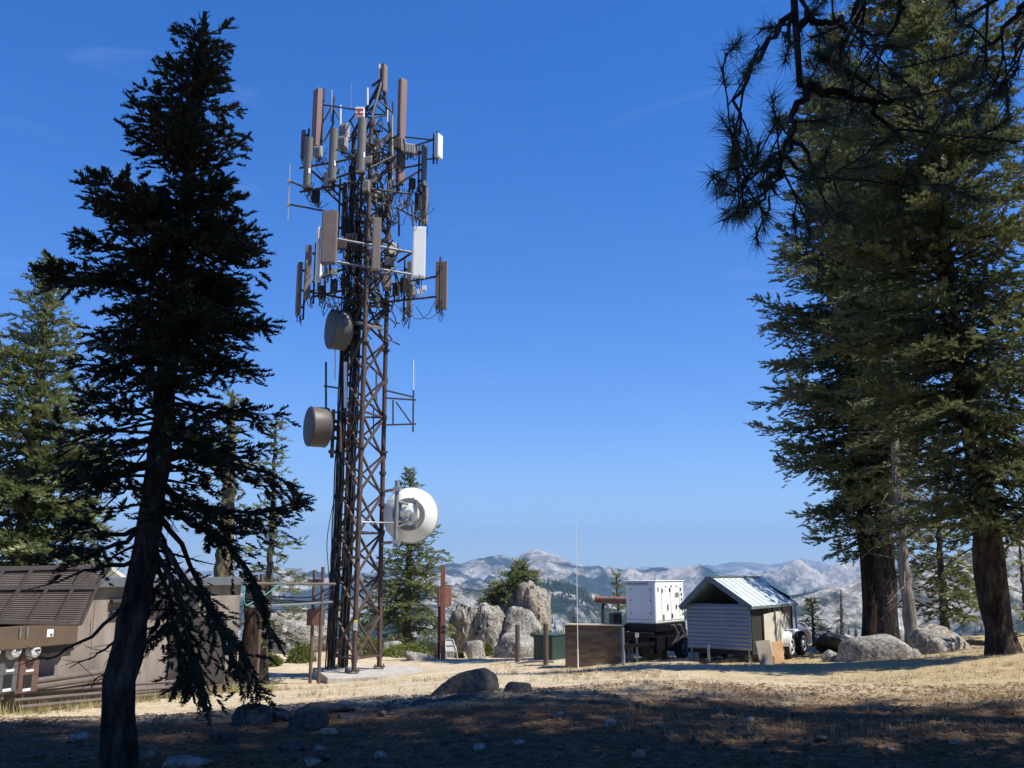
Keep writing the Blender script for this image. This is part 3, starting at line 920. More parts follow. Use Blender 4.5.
# bare lichen covered trunk behind the shed, its crown behind the dark fir
x0 = at_x(222, 575, K(20.5)); z0 = float(ground_z(x0, K(20.5)))
conifer("fir_tree", "lichen covered upright trunk behind the shed roof, crown behind the dark fir", straight(0, K(20.5), 395, (x0, K(20.5), z0)), .27,
        [(.62, .5), (.75, 1.1), (.9, .6), (1, .1)], 104, bark_lichen, needle_fir, dict(fs, gap=.3), per_m=10, dead=(.3, .7, 26, .9), r_top=.06)
x0 = at_x(272, 500, K(24)); z0 = float(ground_z(x0, K(24.0)))
conifer("fir_tree", "slim sparse young fir between the shed and the tower", straight(0, K(24), 415, (x0, K(24), z0)), .13,
        [(.12, 1.15), (.35, 1.25), (.6, 1.0), (.8, .55), (1, .08)], 105, bark_grey, needle_fir, dict(fs, gap=.25, twig_step=.2), per_m=11, el=(.3, -.25), droop=.25)
x0 = at_x(408, 560, K(34)); z0 = float(ground_z(x0, K(34.0)))
conifer("fir_tree", "dense green fir behind the white dish antenna", straight(0, K(34), 470, (x0, K(34), z0)), .18,
        [(.05, 1.9), (.25, 1.95), (.5, 1.5), (.75, .85), (1, .06)], 106, bark_grey, needle_fir, dict(fs, size=.3, twig_step=.2, gap=.05), per_m=20, el=(.4, -.15))
x0 = at_x(617, 600, K(40)); z0 = float(P(617, 655, K(40))[2])
conifer("fir_tree", "small young fir showing beside the white generator box", straight(0, K(40), 574, (x0, K(40), z0)), .1,
        [(.05, .75), (.4, .7), (.75, .4), (1, .05)], 107, bark_grey, needle_fir, dict(fs, size=.28, twig_step=.2, gap=.2), per_m=14)
x0 = at_x(574, 630, K(55)); z0 = float(P(574, 655, K(55))[2])
conifer("fir_tree", "thin dead snag on the slope behind the plywood panel", straight(0, K(55), 605, (x0, K(55), z0)), .12,
        [(.5, .2), (.8, .25), (1, .05)], 108, bark_grey, needle_dark, dict(fs, size=.2, gap=.8), per_m=6, dead=(.2, .95, 20, .6))
# twisted pine on top of the outcrop
pb = P(512, 590, K(36.3))
pine_lim = []
for k, (a, b) in enumerate([((520, 600), (480, 608)), ((516, 596), (488, 596)), ((514, 590), (495, 584)), ((515, 584), (503, 574)), ((516, 578), (522, 563)), ((516, 582), (532, 572)), ((514, 592), (500, 606)), ((516, 587), (535, 583)), ((513, 592), (482, 602))]):
    pine_lim.append(([P(a[0], a[1], K(36.3)), P((a[0] + b[0]) / 2, (a[1] + b[1]) / 2 - 3, K(36.2) - .3 * (k % 3)), P(b[0], b[1], K(36.1) + .3 * (k % 2))], .05, dict(bare=.05, gap=.03, twig_len=.6, twig_max=.9, twig_step=.08)))
conifer("pine_tree", "wind bent lone pine growing out of the granite outcrop", [P(522, 612, K(36.3)), P(515, 595, K(36.3)), P(516, 580, K(36.3)), P(521, 562, K(36.3))], .12,
        [(.25, .45), (.6, .65), (1, .2)], 109, bark_grey, needle_fir, dict(size=.30, twig_step=.10, n=15, w=.13), per_m=22, limbs=pine_lim, el=(.5, .1))

# --- tall trees on the right
rs = dict(twig_step=.15, size=.29, twig_max=1.0, twig_len=.46, n=20, nl=.38, w=.13, bare=.06)
def tall(pts, Y, sink=0.0):
    """trunk line through photo points, the first at its foot on the ground"""
    q = path_px(pts, Y); g = G(pts[0][0], Y); q[0] = g
    return q
left_full = lambda a, u: 1.0 + .04 * math.cos(a - math.pi)
conifer("fir_tree", "tall grey green fir, the leftmost and fullest of the tall trees", tall([(872, 648), (868, 560), (862, 480), (856, 400), (850, 330), (843, 220), (838, 130), (835, 20)], K(24)), .23,
        [(.13, 1.0), (.20, 2.2), (.30, 2.8), (.40, 3.0), (.50, 2.85), (.66, 2.4), (.83, 1.6), (.95, .8), (1, .2)], 110, bark_red, needle_grey, dict(rs, gap=.07), per_m=19,
        el=(.45, -.30), droop=.15, lift=.7, az_bias=left_full, dead=(.10, .24, 10, 1.4), wob=.8)
conifer("fir_tree", "fir with a dark straight trunk standing against the leftmost tall fir", tall([(889, 648), (884, 540), (878, 400), (873, 250), (870, 75)], K(23.4)), .28,
        [(.24, .9), (.34, 2.2), (.55, 2.2), (.8, 1.4), (1, .15)], 111, bark_dark, needle_grey, dict(rs, gap=.06), per_m=15, el=(.4, -.3), lift=.6, dead=(.10, .3, 10, 1.2), wob=.8)
conifer("fir_tree", "slim half dead fir with bleached bare twigs between the thick trunks", tall([(913, 650), (908, 600), (901, 540), (894, 430), (888, 300)], K(21.6)), .165,
        [(.36, .6), (.55, 1.6), (.85, 1.2), (1, .1)], 112, bark_bleached, needle_grey, dict(rs, gap=.3), per_m=7, dead=(.14, .62, 64, 1.5), el=(.2, -.45))
conifer("fir_tree", "tall fir with a thick rough trunk, rightmost of the tall trees", tall([(1004, 654), (997, 620), (992, 590), (987, 540), (978, 460), (966, 390), (953, 330), (938, 190), (926, 60), (918, -70)], K(17)), .285,
        [(.15, 1.5), (.22, 2.6), (.45, 2.6), (.62, 2.4), (.8, 2.1), (.93, 1.5), (1, .5)], 113, bark_dark, needle_grey, dict(rs, size=.27, twig_step=.12, gap=.13), per_m=17,
        el=(.40, -.35), droop=.15, lift=.7, dead=(.12, .26, 12, 1.3), root_flare=1.22)
conifer("fir_tree", "bright green young fir glimpsed between the slim trunk and thick trunk", tall([(946, 640), (940, 560), (936, 440)], K(24.5)), .12,
        [(.10, 1.3), (.35, 1.7), (.7, 1.0), (1, .08)], 114, bark_grey, needle_fir, dict(rs, gap=.12), per_m=14, el=(.3, -.3), dead=(.1, .4, 14, 1.6))
b6 = G(814, K(26)); t6 = P(814, 598, K(26))[2]
conifer("fir_tree", "small bushy young fir behind the trailer wheels", [b6, [b6[0] + .02, b6[1], (b6[2] + t6) / 2], [b6[0], b6[1], t6]], .045,
        [(.05, .55), (.4, .5), (.75, .28), (1, .04)], 115, bark_grey, needle_fir, dict(size=.18, twig_step=.09, gap=.1, w=.15), per_m=30)
b7 = G(845, K(30)); t7 = P(845, 590, K(30))[2]
conifer("fir_tree", "dead bare snag between the young fir and the red barked trunk", [b7, [b7[0], b7[1], (b7[2] + t7) / 2], [b7[0] + .05, b7[1], t7]], .11,
        [(.6, .15), (1, .05)], 116, bark_grey, needle_dark, dict(size=.12, gap=.7), per_m=4, dead=(.2, .95, 16, .7))
b8 = G(1030, K(19.5)); t8 = P(1030, 545, K(19.5))[2]
conifer("fir_tree", "sparse small fir at the photo's edge beyond the thick trunk", [b8, [b8[0], b8[1], (b8[2] + t8) / 2], [b8[0], b8[1], t8]], .08,
        [(.1, .8), (.4, .85), (.8, .4), (1, .05)], 117, bark_grey, needle_fir, dict(rs, gap=.35), per_m=9)
for px, yb, yt, dx, Yk, r_, sd, lab in []:
    pass

# --- overhanging pine, its trunk outside the frame to the right: it shades the foreground
def tufts(pts_dirs, r, n=60, l=.125, w=.005):
    """pompons of long needles at twig ends"""
    pos = np.array([a for a, _ in pts_dirs]); d = nrm(np.array([b for _, b in pts_dirs]))
    m = len(pos)
    v = r.normal(size=(m, n, 3)); v = nrm(v) + d[:, None] * r.uniform(.2, 1.3, (m, n, 1)); v = nrm(v)
    s = pos[:, None] - d[:, None] * r.uniform(0, .12, (m, n, 1))
    e = s + v * (l * r.uniform(.7, 1.15, (m, n, 1)))
    e[..., 2] -= .015
    q = nrm(np.cross(v, r.normal(size=(m, n, 3)))) * w * .5
    return np.stack([s - q, s + q, e], 2).reshape(-1, 3, 3)

def off_left(p):
    f = p[1] * cP + (p[2] - CAMZ) * sP
    if f < .5: return False
    px = 512 + F * p[0] / f; py = 384 - F * (-(p[1]) * sP + (p[2] - CAMZ) * cP) / f
    return px < 706 or (px < 800 and py > 235)

def pine(name, label, x, y, H, r_base, seed, limbs, crown, per_m=6, group=None):
    r = np.random.default_rng(seed)
    z = float(ground_z(x, y))
    root = thing(name, (x, y, z), label, "tree", group)
    tr = MB()
    u = np.linspace(0, 1, 24)
    tp = np.stack([x + .25 * np.sin(u * 2), y + 0 * u, z - .2 + u * H], -1)
    tr.tube(tp, r_base * (1 - u) ** .8 + .03, 14)
    T = []
    def grow(pts, rad, lvl):
        tr.tube(pts, np.linspace(rad, max(.004, rad * .25), len(pts)), 7 if lvl == 0 else 5, cap=False)
        L = np.linalg.norm(np.diff(pts, axis=0), axis=1).sum()
        n = len(pts)
        if lvl == 2 or L < .3:
            d = unit(pts[-1] - pts[-2]); T.append((pts[-1], d))
            if L > .18: T.append((pts[-2], d))
            return
        k = max(2, int(L * (3.2 if lvl == 0 else 5.6)))
        for j in range(k):
            s = r.uniform(.22 if lvl == 0 else .15, 1.0); xx = s * (n - 1); i = min(int(xx), n - 2)
            p = pts[i] + (pts[i + 1] - pts[i]) * (xx - i)
            t = unit(pts[i + 1] - pts[i])
            dd = unit(t * .8 + r.normal(0, .62, 3) + np.array([0, 0, .1]))
            l = (r.uniform(.3, .85) if lvl == 0 else r.uniform(.2, .45)) * (1.15 - .5 * s)
            m = 6
            ss = np.linspace(0, 1, m)[:, None]
            bend = r.normal(0, .18, 3) * l
            q = p + dd * l * ss + bend * ss ** 2 + np.cumsum(r.normal(0, .012, (m, 3)), 0) * l
            q[0] = p
            if lvl < 2 and off_left(q[-1]): continue
            grow(q, rad * (.35 if lvl == 0 else .45) * (1 - .5 * s) + .003, lvl + 1)
        d = unit(pts[-1] - pts[-2]); T.append((pts[-1], d))
    for lb, rad in limbs:
        lb = np.asarray(lb, float)
        tt = np.linspace(0, 1, 14); q0 = np.concatenate([[0], np.cumsum(np.linalg.norm(np.diff(lb, axis=0), axis=1))]); q0 /= q0[-1]
        pts = np.stack([np.interp(tt, q0, lb[:, k]) for k in range(3)], -1)
        pts[1:-1] = pts[1:-1] * .5 + (pts[:-2] + pts[2:]) * .25
        pts[1:] += r.normal(0, .018, (13, 3))
        grow(pts, rad, 0)
    cu = [c[0] for c in crown]; cr_ = [c[1] for c in crown]
    nb = int(per_m * H * (1 - cu[0]))
    for k in range(nb):
        uu = cu[0] + (1 - cu[0]) * (k + r.random()) / nb
        R = np.interp(uu, cu, cr_) * r.uniform(.6, 1.1)
        pts = branch_curve(np.array([x + .25 * math.sin(uu * 2), y, z + uu * H]), k * 2.4 + r.normal(0, .3), np.interp(uu, [0, 1], [-.15, .6]), R, .2, .5, r, 9)
        grow(pts, .02 + .012 * R, 0)
    tr.build("trunk", bark_dark, root, smooth=True)
    tri = tufts(T, r)
    raw_mesh("crown", tri.reshape(-1, 3), np.arange(len(tri) * 3).reshape(-1, 3), needle_pine, root)
    return root

tx, ty = 6.3, 2.4
tk = lambda h: np.array([tx + .1, ty, h])
py_ = 5.0
hang = [
    ([tk(9.6), [4.6, 3.6, 8.6], [2.6, 4.6, 7.0], P(785, -60, py_), P(791, 0, py_), P(796, 40, py_), P(807, 85, py_)], .075),
    ([P(807, 85, py_), P(800, 110, py_ - .05), P(785, 140, py_ - .1), P(776, 165, py_ - .15), P(772, 190, py_ - .2)], .024),
    ([P(807, 85, py_), P(838, 94, py_ + .1), P(865, 102, py_ + .2), P(888, 122, py_ + .3), P(905, 140, py_ + .35)], .030),
    ([P(800, 26, py_), P(835, 20, py_ - .1), P(858, 32, py_ - .2), P(880, 33, py_ - .2)], .024),
    ([P(793, 14, py_), P(768, 44, py_ + .1), P(745, 75, py_ + .2), P(738, 105, py_ + .2), P(742, 140, py_ + .2), P(738, 160, py_ + .2)], .020),
    ([P(776, 165, py_ - .15), P(760, 195, py_ - .2), P(740, 215, py_ - .2), P(722, 225, py_ - .25)], .013),
    ([P(785, 140, py_ - .1), P(790, 165, py_ + .1), P(820, 180, py_ + .3), P(850, 175, py_ + .4)], .014),
    ([P(790, 130, py_), P(810, 160, py_ - .3), P(825, 195, py_ - .4), P(830, 225, py_ - .4)], .014),
    ([P(778, 160, py_ - .15), P(758, 172, py_ - .1), P(738, 186, py_), P(724, 196, py_)], .014),
    ([P(785, 145, py_ - .1), P(772, 190, py_ + .1), P(764, 225, py_ + .1), P(758, 245, py_ + .1)], .013),
    ([P(870, 104, py_ + .2), P(900, 100, py_ + .2), P(925, 120, py_ + .2)], .018),
    ([tk(9.0), [4.6, 3.9, 7.9], P(880, -60, 4.9), P(905, -10, 5.0), P(880, 10, 5.0), P(850, 5, 5.0)], .05),
    ([P(900, -20, 5.0), P(900, 20, 5.1), P(880, 50, 5.2), P(870, 60, 5.2)], .02),
    ([tk(8.2), [5.0, 4.4, 6.9], P(1060, -30, 5.6), P(1020, -5, 5.6), P(985, 15, 5.6), P(962, 22, 5.6)], .05),
    ([P(1030, -5, 5.6), P(1005, 30, 5.5), P(985, 50, 5.5), P(975, 62, 5.4)], .022),
    ([P(1045, -10, 5.6), P(1035, 30, 5.5), P(1020, 55, 5.5), P(1005, 68, 5.5)], .02),
]
pine("pine_tree", "long needled pine whose dark limbs hang into the photo's upper right corner", tx, ty, 25, .42, 201, hang,
     [(.42, 3.0), (.55, 4.0), (.75, 3.4), (.9, 2.2), (1, .5)], per_m=5)

pine("pine_tree", "tall pine outside the frame whose high crown shades the crest boulder", 13.8, 6.3, 27, .36, 202, [], [(.50, 1.6), (.62, 2.4), (.9, 2.4), (1, .6)], per_m=13)
pine("pine_tree", "slender pine outside the frame shading the middle of the foreground", 11.5, 4.5, 30, .36, 204, [], [(.42, 2.0), (.6, 3.0), (.85, 2.8), (1, .5)], per_m=10)
pine("pine_tree", "tallest pine outside the frame whose high crown shades the leaning fir", 8.7, 3.2, 32, .42, 203, [], [(.42, 2.4), (.6, 3.4), (.85, 3.0), (1, .6)], per_m=10)

# firs standing beside the photographer's right, outside the frame, that throw the long shade
shade_src = conifer("fir_tree", "tall fir standing outside the frame whose shade covers the foreground", [[0, 0, 0], [0.1, 0, 9], [0, 0, 20]], .32,
                    [(.08, 2.6), (.25, 3.2), (.5, 2.7), (.75, 1.8), (1, .1)], 301, bark_dark, needle_grey, dict(twig_step=.26, size=.50, twig_max=1.3, n=10, w=.15, gap=.42, bare=.12), per_m=11)
shade_spots = [(12.5, 3.4, 1.1, .4), (9.6, 1.2, 1.2, 3.3), (5.6, -1.6, 1.0, .9), (15.8, .5, 1.2, 2.2), (8.6, 4.3, 1.0, 4.4)]
for k, (sx, sy, s, a) in enumerate(shade_spots):
    if k == 0: o = shade_src
    else:
        o = shade_src.copy(); COL.objects.link(o)
        for ch in list(shade_src.children):
            c = ch.copy(); COL.objects.link(c); c.parent = o
    o.location = (sx, sy, float(ground_z(sx, sy)) - .05)
    o.scale = (s, s, s); o.rotation_euler = (0, 0, a)
    o["group"] = "firs outside the frame that shade the foreground"
# ------------------------------------------------------------------ the lattice tower
steel_brown = paint("steel_brown", (.078, .052, .041), .6, .0, .22, 5)
steel_dark = paint("steel_dark", (.045, .036, .032), .6, .0, .25, 6)
galv = paint("galvanised", (.33, .34, .34), .45, .6, .2, 8)
pan_brown = paint("panel_brown", (.21, .165, .14), .6, 0, .12, 4)
pan_rose = paint("panel_rose_brown", (.20, .125, .112), .55, 0, .1, 3)
pan_green = paint("panel_grey_green", (.155, .15, .13), .5, 0, .1, 3)
pan_white = paint("panel_white", (.78, .80, .76), .4, 0, .05, 3)
rru_grey = paint("radio_grey", (.36, .36, .34), .5, 0, .15, 5)
cable_black = paint("cable_black", (.014, .014, .015), .5, 0, .3, 10)
dish_brown = paint("shroud_brown", (.105, .088, .075), .5, 0, .12, 3)
dish_grey = paint("shroud_grey", (.115, .112, .102), .5, 0, .1, 3)
dish_face = paint("radome_dark", (.045, .045, .047), .6, 0, .08, 3)
red_paint = paint("red_paint", (.45, .07, .05), .5)
white_paint = paint("white_paint", (.80, .80, .78), .45, 0, .05)
concrete = pmat("concrete", [(.3, (.34, .31, .27)), (.7, (.48, .45, .40))], 3, .9, .4, 20, second=(15, .2))

TY = K(25.1)
tz = lambda py, px=355, dY=0: float(P(px, py, TY + dY)[2])
def TP(px, py, dY=0.0): return P(px, py, TY + dY)
TC = np.array([P(354.7, 677, TY)[0], TY])
TR = .82
base_z = float(P(353, 678, TY - .7)[2]) + .12
ang = [math.radians(a) for a in (-83, 37, 157)]            # front, right, cabled leg
def leg_xy(k, z):
    s = 1.0 - .10 * np.clip((z - 0) / 18, 0, 1) + .05 * np.clip((2 - z) / 3, 0, 1)
    return np.array([TC[0] + TR * s * math.cos(ang[k]), TC[1] + TR * s * math.sin(ang[k])])
def LP(k, z): return np.array([*leg_xy(k, z), z])
z_top = tz(128)
tower = thing("cell_tower", (TC[0], TC[1], base_z), "tall brown three legged lattice tower crowded with antennas, radios and dishes on a concrete pad", "cell tower")
for k in range(3):
    m = MB()
    zz = np.linspace(base_z + .12, z_top, 14)
    m.tube([LP(k, z) for z in zz], .078, 10)
    m.box(LP(k, base_z + .07) + [0, 0, .035], (.17, .17, .018))
    for a in range(4):
        aa = a * math.pi / 2 + .6
        p = LP(k, base_z + .05); m.cyl(p + [.15 * math.cos(aa), .15 * math.sin(aa), 0], p + [.15 * math.cos(aa), .15 * math.sin(aa), .14], .018, 6)
    for z in np.linspace(2.2, z_top - 1, 5):
        p = LP(k, z); m.cyl(p - [0, 0, .03], p + [0, 0, .03], .15, 12)
    m.build("leg", steel_brown if k < 2 else steel_dark, tower, smooth=True)
# bracing on each face
nb_ = 14
zs = np.linspace(base_z + .45, z_top, nb_ + 1)
for a, b in ((0, 1), (1, 2), (2, 0)):
    m = MB()
    for i in range(nb_):
        out = unit(np.append((leg_xy(a, 0) + leg_xy(b, 0)) / 2 - TC, 0))
        m.bar(LP(a, zs[i]) + out * .02, LP(b, zs[i + 1]) + out * .02, .065, .065)
        m.bar(LP(b, zs[i]) - out * .05, LP(a, zs[i + 1]) - out * .05, .065, .065)
        if i % 3 == 0: m.bar(LP(a, zs[i]), LP(b, zs[i]), .06, .06)
        for q in (LP(a, zs[i]), LP(b, zs[i])):
            m.box(q + out * .04, (.10, .012, .09), (unit(np.cross(out, [0, 0, 1])), out, (0, 0, 1)))
    m.build("bracing", steel_brown, tower)
# apex pyramid
m = MB()
apex = TP(382, 80)
for q in [LP(0, z_top), LP(1, z_top), LP(2, z_top)]:
    m.tube([q, apex], .055, 8)
for s in (.35, .65):
    qs = [LP(k, z_top) * (1 - s) + apex * s for k in range(3)]
    for k in range(3): m.tube([qs[k], qs[(k + 1) % 3]], .03, 6)
for k in range(3):
    m.tube([LP(k, z_top), LP((k + 1) % 3, z_top) * .65 + apex * .35], .03, 6)
m.tube([TP(372, 86), TP(380, 80)], .05, 6)
m.tube([TP(374, 95), TP(392, 112)], .03, 6)
m.build("apex_frame", steel_dark, tower)

# climbing cables: thick black bundle beside the cabled leg
def cable_run(name, pts, r, mat=cable_black, parent=tower, sides=6):
    pts = np.asarray(pts, float)
    t = np.linspace(0, 1, max(12, len(pts) * 6)); q = np.linspace(0, 1, len(pts))
    c = np.stack([np.interp(t, q, pts[:, k]) for k in range(3)], -1)
    for _ in range(3): c[1:-1] = c[1:-1] * .5 + (c[:-2] + c[2:]) * .25
    m = MB(); m.tube(c, r, sides); return m.build(name, mat, parent, smooth=True)
cr2 = np.random.default_rng(44)
m = MB()
for i in range(36):
    off = np.array([cr2.uniform(-.16, .46), cr2.uniform(-.34, .22)])
    z_end = cr2.uniform(tz(310), tz(150))
    zz = np.linspace(base_z + .1, z_end, 22)
    m.tube([np.array([*(leg_xy(2, z) + off + cr2.normal(0, .012, 2)), z]) for z in zz], cr2.uniform(.016, .032), 6)
m.build("cable_bundle", cable_black, tower, smooth=True)
m = MB()
for sx in (-.05, .34):
    m.bar(np.array([*(leg_xy(2, 0) + [sx, .05]), base_z + .1]), np.array([*(leg_xy(2, 18) + [sx, .05]), tz(160)]), .05, .05)
for z in np.arange(base_z + .5, tz(165), .55):
    p = leg_xy(2, z); m.bar(np.array([p[0] - .05, p[1] + .03, z]), np.array([p[0] + .34, p[1] + .03, z]), .04, .04)
m.build("cable_ladder", steel_dark, tower)
# loose cables swinging off the tower's cabled side
for k, (a, b, c) in enumerate([((338, 480), (326, 540), (331, 600)), ((340, 500), (330, 555), (333, 640)), ((343, 520), (351, 590), (346, 672)), ((334, 560), (329, 575), (333, 612))]):
    cable_run("cable", [TP(*a, -.4), TP(*b, -.55), TP(*c, -.45)], .014)
m = MB()
m.bar(TP(326, 362, .2), TP(326, 420, .2), .06, .06)
m.bar(TP(324, 386, .2), TP(338, 388, .2), .05, .05); m.bar(TP(324, 414, .2), TP(338, 412, .2), .05, .05)
m.build("mast_pipe", steel_dark, tower)

# ---- antennas
def frame_of(az_deg):
    a = math.radians(az_deg)          # outward normal, measured from -Y (towards the camera) turning to +X
    n = np.array([math.sin(a), -math.cos(a), 0]); s = np.array([math.cos(a), math.sin(a), 0])
    return s, n
_seed = np.random.default_rng(77)
def loops(root, p, n=4, l=.35, spread=.14):
    m = MB()
    for _ in range(n):
        a = p + _seed.normal(0, spread * .5, 3) * [1, 1, .2]; b = p + _seed.normal(0, spread * 1.3, 3) * [1, 1, .3] + [0, 0, .05]
        t = np.linspace(0, 1, 9)[:, None]
        c = a * (1 - t) + b * t
        c[:, 2] -= np.sin(t[:, 0] * math.pi) * l * _seed.uniform(.5, 1.1)
        c[:, :2] += _seed.normal(0, .02, (9, 2))
        m.tube(c, .012, 5)
    m.build("cable_loop", cable_black, root, smooth=True)
def panel(px, y0, y1, w, d, az, mat, dY, style="box", pipe=True, cables=True, label=None, tilt=0.0, name="panel_antenna"):
    """w, d in metres; az: where its face looks"""
    top, bot = TP(px, y0, dY), TP(px, y1, dY)
    c = (top + bot) / 2; c[0] = (top[0] + bot[0]) / 2
    h = (top[2] - bot[2])
    s, n = frame_of(az)
    up = np.array([0, 0, 1.0])
    n2 = unit(n * math.cos(tilt) - up * math.sin(tilt)); u2 = np.cross(s, -n2); u2 = u2 if u2[2] > 0 else -u2
    m = MB()
    if style == "box":
        m.box(c, (w / 2, d / 2, h / 2), (s, n2, u2))
        m.box(c + n2 * (d / 2 + .006), (w / 2 - .03, .006, h / 2 - .05), (s, n2, u2))
    else:
        a_ = np.linspace(0, 2 * math.pi, 20, endpoint=False)
        prof = [c - u2 * h / 2 + s * (w / 2 * math.cos(a)) + n2 * (d / 2 * math.sin(a)) for a in a_]
        m.prism(prof, u2 * h)
        m.box(c - u2 * (h / 2 - .02) , (w / 2 * 1.06, d / 2 * 1.06, .03), (s, n2, u2))
    sk = style == "round" and d == .20 and w == .29
    o = m.build(name, mat, tower, smooth=(style != "box"), bevel=.012 if style == "box" else 0)
    if label: o["label"] = label
    if sk:
        k_ = MB(); k_.box(c - u2 * h * .18 + s * w * .36 + n2 * d * .36, (.035, .006, .09), (unit(s - n2), unit(n2 + s), u2)); k_.build('label_sticker', white_paint, o)
    if pipe:
        q = MB(); b = c - n2 * (d / 2 + .12)
        q.tube([b - up * (h / 2 + .18), b + up * (h / 2 + .12)], .035, 8)
        for z in (-.36, .36):
            q.box(b + up * z * h + n2 * .06, (.05, .08, .03), (s, n2, up))
            q.tube([b + up * z * h - s * .07, b + up * z * h + s * .07], .022, 6)
        q.build("mounting_pipe", steel_dark, o, smooth=True)
    if cables:
        m2 = MB()
        bb = c - u2 * h / 2
        for i in range(4):
            p = bb + s * w * (i / 3 - .5) * .7
            m2.cyl(p, p - up * .07, .018, 6)
        m2.build("connector", steel_dark, o)
        loops(o, bb - n2 * .08 - up * .05, 4, .3 + .15 * _seed.random())
    return o
# upper array
panel(317, 90, 147, .34, .20, -50, pan_rose, -.2, label="tall rose brown panel antenna seen from its side")
panel(401.5, 80, 184, .26, .20, 38, pan_rose, .5, label="longest rose brown panel antenna")
panel(384.5, 65, 92, .25, .10, 62, pan_brown, .0, cables=False, label="short tan panel antenna at the tower's very top")
panel(303, 131, 158, .20, .12, -70, pan_rose, .1)
panel(308, 138, 188, .29, .20, -15, pan_green, -1.0, "round")
panel(333, 129, 181, .29, .20, -5, pan_green, -1.25, "round")
panel(361.5, 119, 173, .29, .20, 5, pan_green, -1.35, "round")
panel(424, 146, 186, .22, .2, 60, pan_green, .5, "round")
panel(425, 188, 224, .2, .16, 70, pan_brown, .8)
panel(438.5, 135, 158, .32, .16, 62, pan_white, .3, pipe=True, cables=False, label="white box shaped antenna at the end of a boom", name="box_antenna")
# middle array
panel(329.5, 211, 264, .50, .16, -3, pan_brown, -1.35, label="broad brown panel antenna facing the camera")
panel(319.5, 228, 283, .17, .20, -58, pan_white, -.9, label="white panel antenna seen edge on")
panel(308, 246, 298, .26, .20, -75, pan_brown, -.3)
panel(299, 263, 314, .28, .14, -65, pan_brown, .3)
panel(376.5, 218, 271, .28, .14, 8, pan_brown, -1.3)
panel(419, 227, 278, .44, .14, 8, pan_white, -.6, label="bright white panel antenna facing the camera")
panel(409.5, 262, 316, .20, .14, 80, pan_brown, .6)
panel(441.5, 262, 309, .40, .14, 170, pan_brown, .5, label="brown panel antenna seen from behind with its mounting pipe")
panel(344, 183, 236, .16, .12, 120, steel_dark, .6, cables=False)

# boom frames
def boom(pts, r=.04, mat=steel_dark, name="boom"):
    m = MB()
    for a, b in pts: m.tube([a, b], r, 8)
    return m.build(name, mat, tower, smooth=True)
boom([(TP(300, 168, -.9), TP(336, 162, -1.3)), (TP(336, 162, -1.3), TP(380, 152, -1.3)), (TP(300, 192, -.9), TP(352, 183, -1.1)),
      (TP(336, 178, -1.2), TP(364, 168, -1.3)), (TP(322, 186, -.9), TP(346, 209, -.1)), (TP(311, 170, -.8), TP(340, 196, -.1)), (TP(345, 190, -.1), TP(322, 178, -.9))], name="boom_frame")
boom([(TP(362, 141, -1.2), TP(398, 168, .3)), (TP(366, 170, -1.2), TP(394, 156, -.6)), (TP(372, 189, -.8), TP(412, 194, .5)), (TP(392, 170, .4), TP(424, 164, .6)),
      (TP(388, 190, .2), TP(424, 168, .5)), (TP(396, 207, .2), TP(424, 222, .7)), (TP(399, 210, .2), TP(413, 202, .6))], name="boom_frame")
boom([(TP(318, 104, -.1), TP(358, 110, -.9)), (TP(334, 97, -.1), TP(333, 126, -.1)), (TP(331, 108, -.1), TP(322, 124, -.1)), (TP(333, 108, -.1), TP(341, 122, -.3)), (TP(334, 122, -.1), TP(324, 142, -.1)), (TP(349, 122, -.3), TP(360, 108, -.9))], .03, name="antenna_arm")
boom([(TP(405, 137, .4), TP(434, 140, .3)), (TP(414, 146, .4), TP(436, 139, .3)), (TP(424, 160, .5), TP(437, 158, .3)), (TP(437, 131, .3), TP(437, 164, .3))], .03, name="antenna_arm")
boom([(TP(337, 239, -1.1), TP(420, 254, -.6)), (TP(337, 262, -1.1), TP(420, 276, -.6))], .045, galv, "boom_frame")
boom([(TP(350, 244, -.3), TP(342, 262, -1.0)), (TP(388, 250, .3), TP(410, 252, -.6)), (TP(398, 262, .3), TP(413, 252, -.6)), (TP(300, 290, .2), TP(352, 300, .1)), (TP(312, 282, -.3), TP(346, 268, -.2)),
      (TP(386, 302, .3), TP(442, 296, .5)), (TP(392, 284, .3), TP(440, 276, .5)), (TP(350, 305, .2), TP(386, 302, .2)), (TP(360, 280, -.7), TP(390, 312, .3)), (TP(386, 312, .2), TP(364, 332, -.6)), (TP(362, 296, -.6), TP(388, 300, .3)),
      (TP(312, 297, -.2), TP(345, 290, 0))], .04, name="boom_frame")
for i, (a, b) in enumerate([((388, 180), (388, 213)), ((399, 236), (399, 212)), ((365, 206), (365, 330)), ((412, 205), (413, 226)), ((393, 102), (393, 186)), ((347, 196), (347, 260))]):
    m = MB(); m.tube([TP(*a, -.3 + .2 * (i % 3)), TP(*b, -.3 + .2 * (i % 3))], .035, 8); m.build("mast_pipe", steel_brown, tower, smooth=True)
# dipole on the left
boom([(TP(289, 181, -.2), TP(312, 190, -.3)), (TP(288, 204, -.2), TP(340, 214, -.2))], .035, steel_dark, "antenna_arm")
m = MB(); m.tube([TP(290, 164, -.2), TP(287.5, 222, -.2)], .02, 8); m.box(TP(289, 181, -.2), (.05, .05, .05)); m.box(TP(288.3, 204, -.2), (.05, .05, .05))
m.build("dipole_antenna", rru_grey, tower, smooth=True)

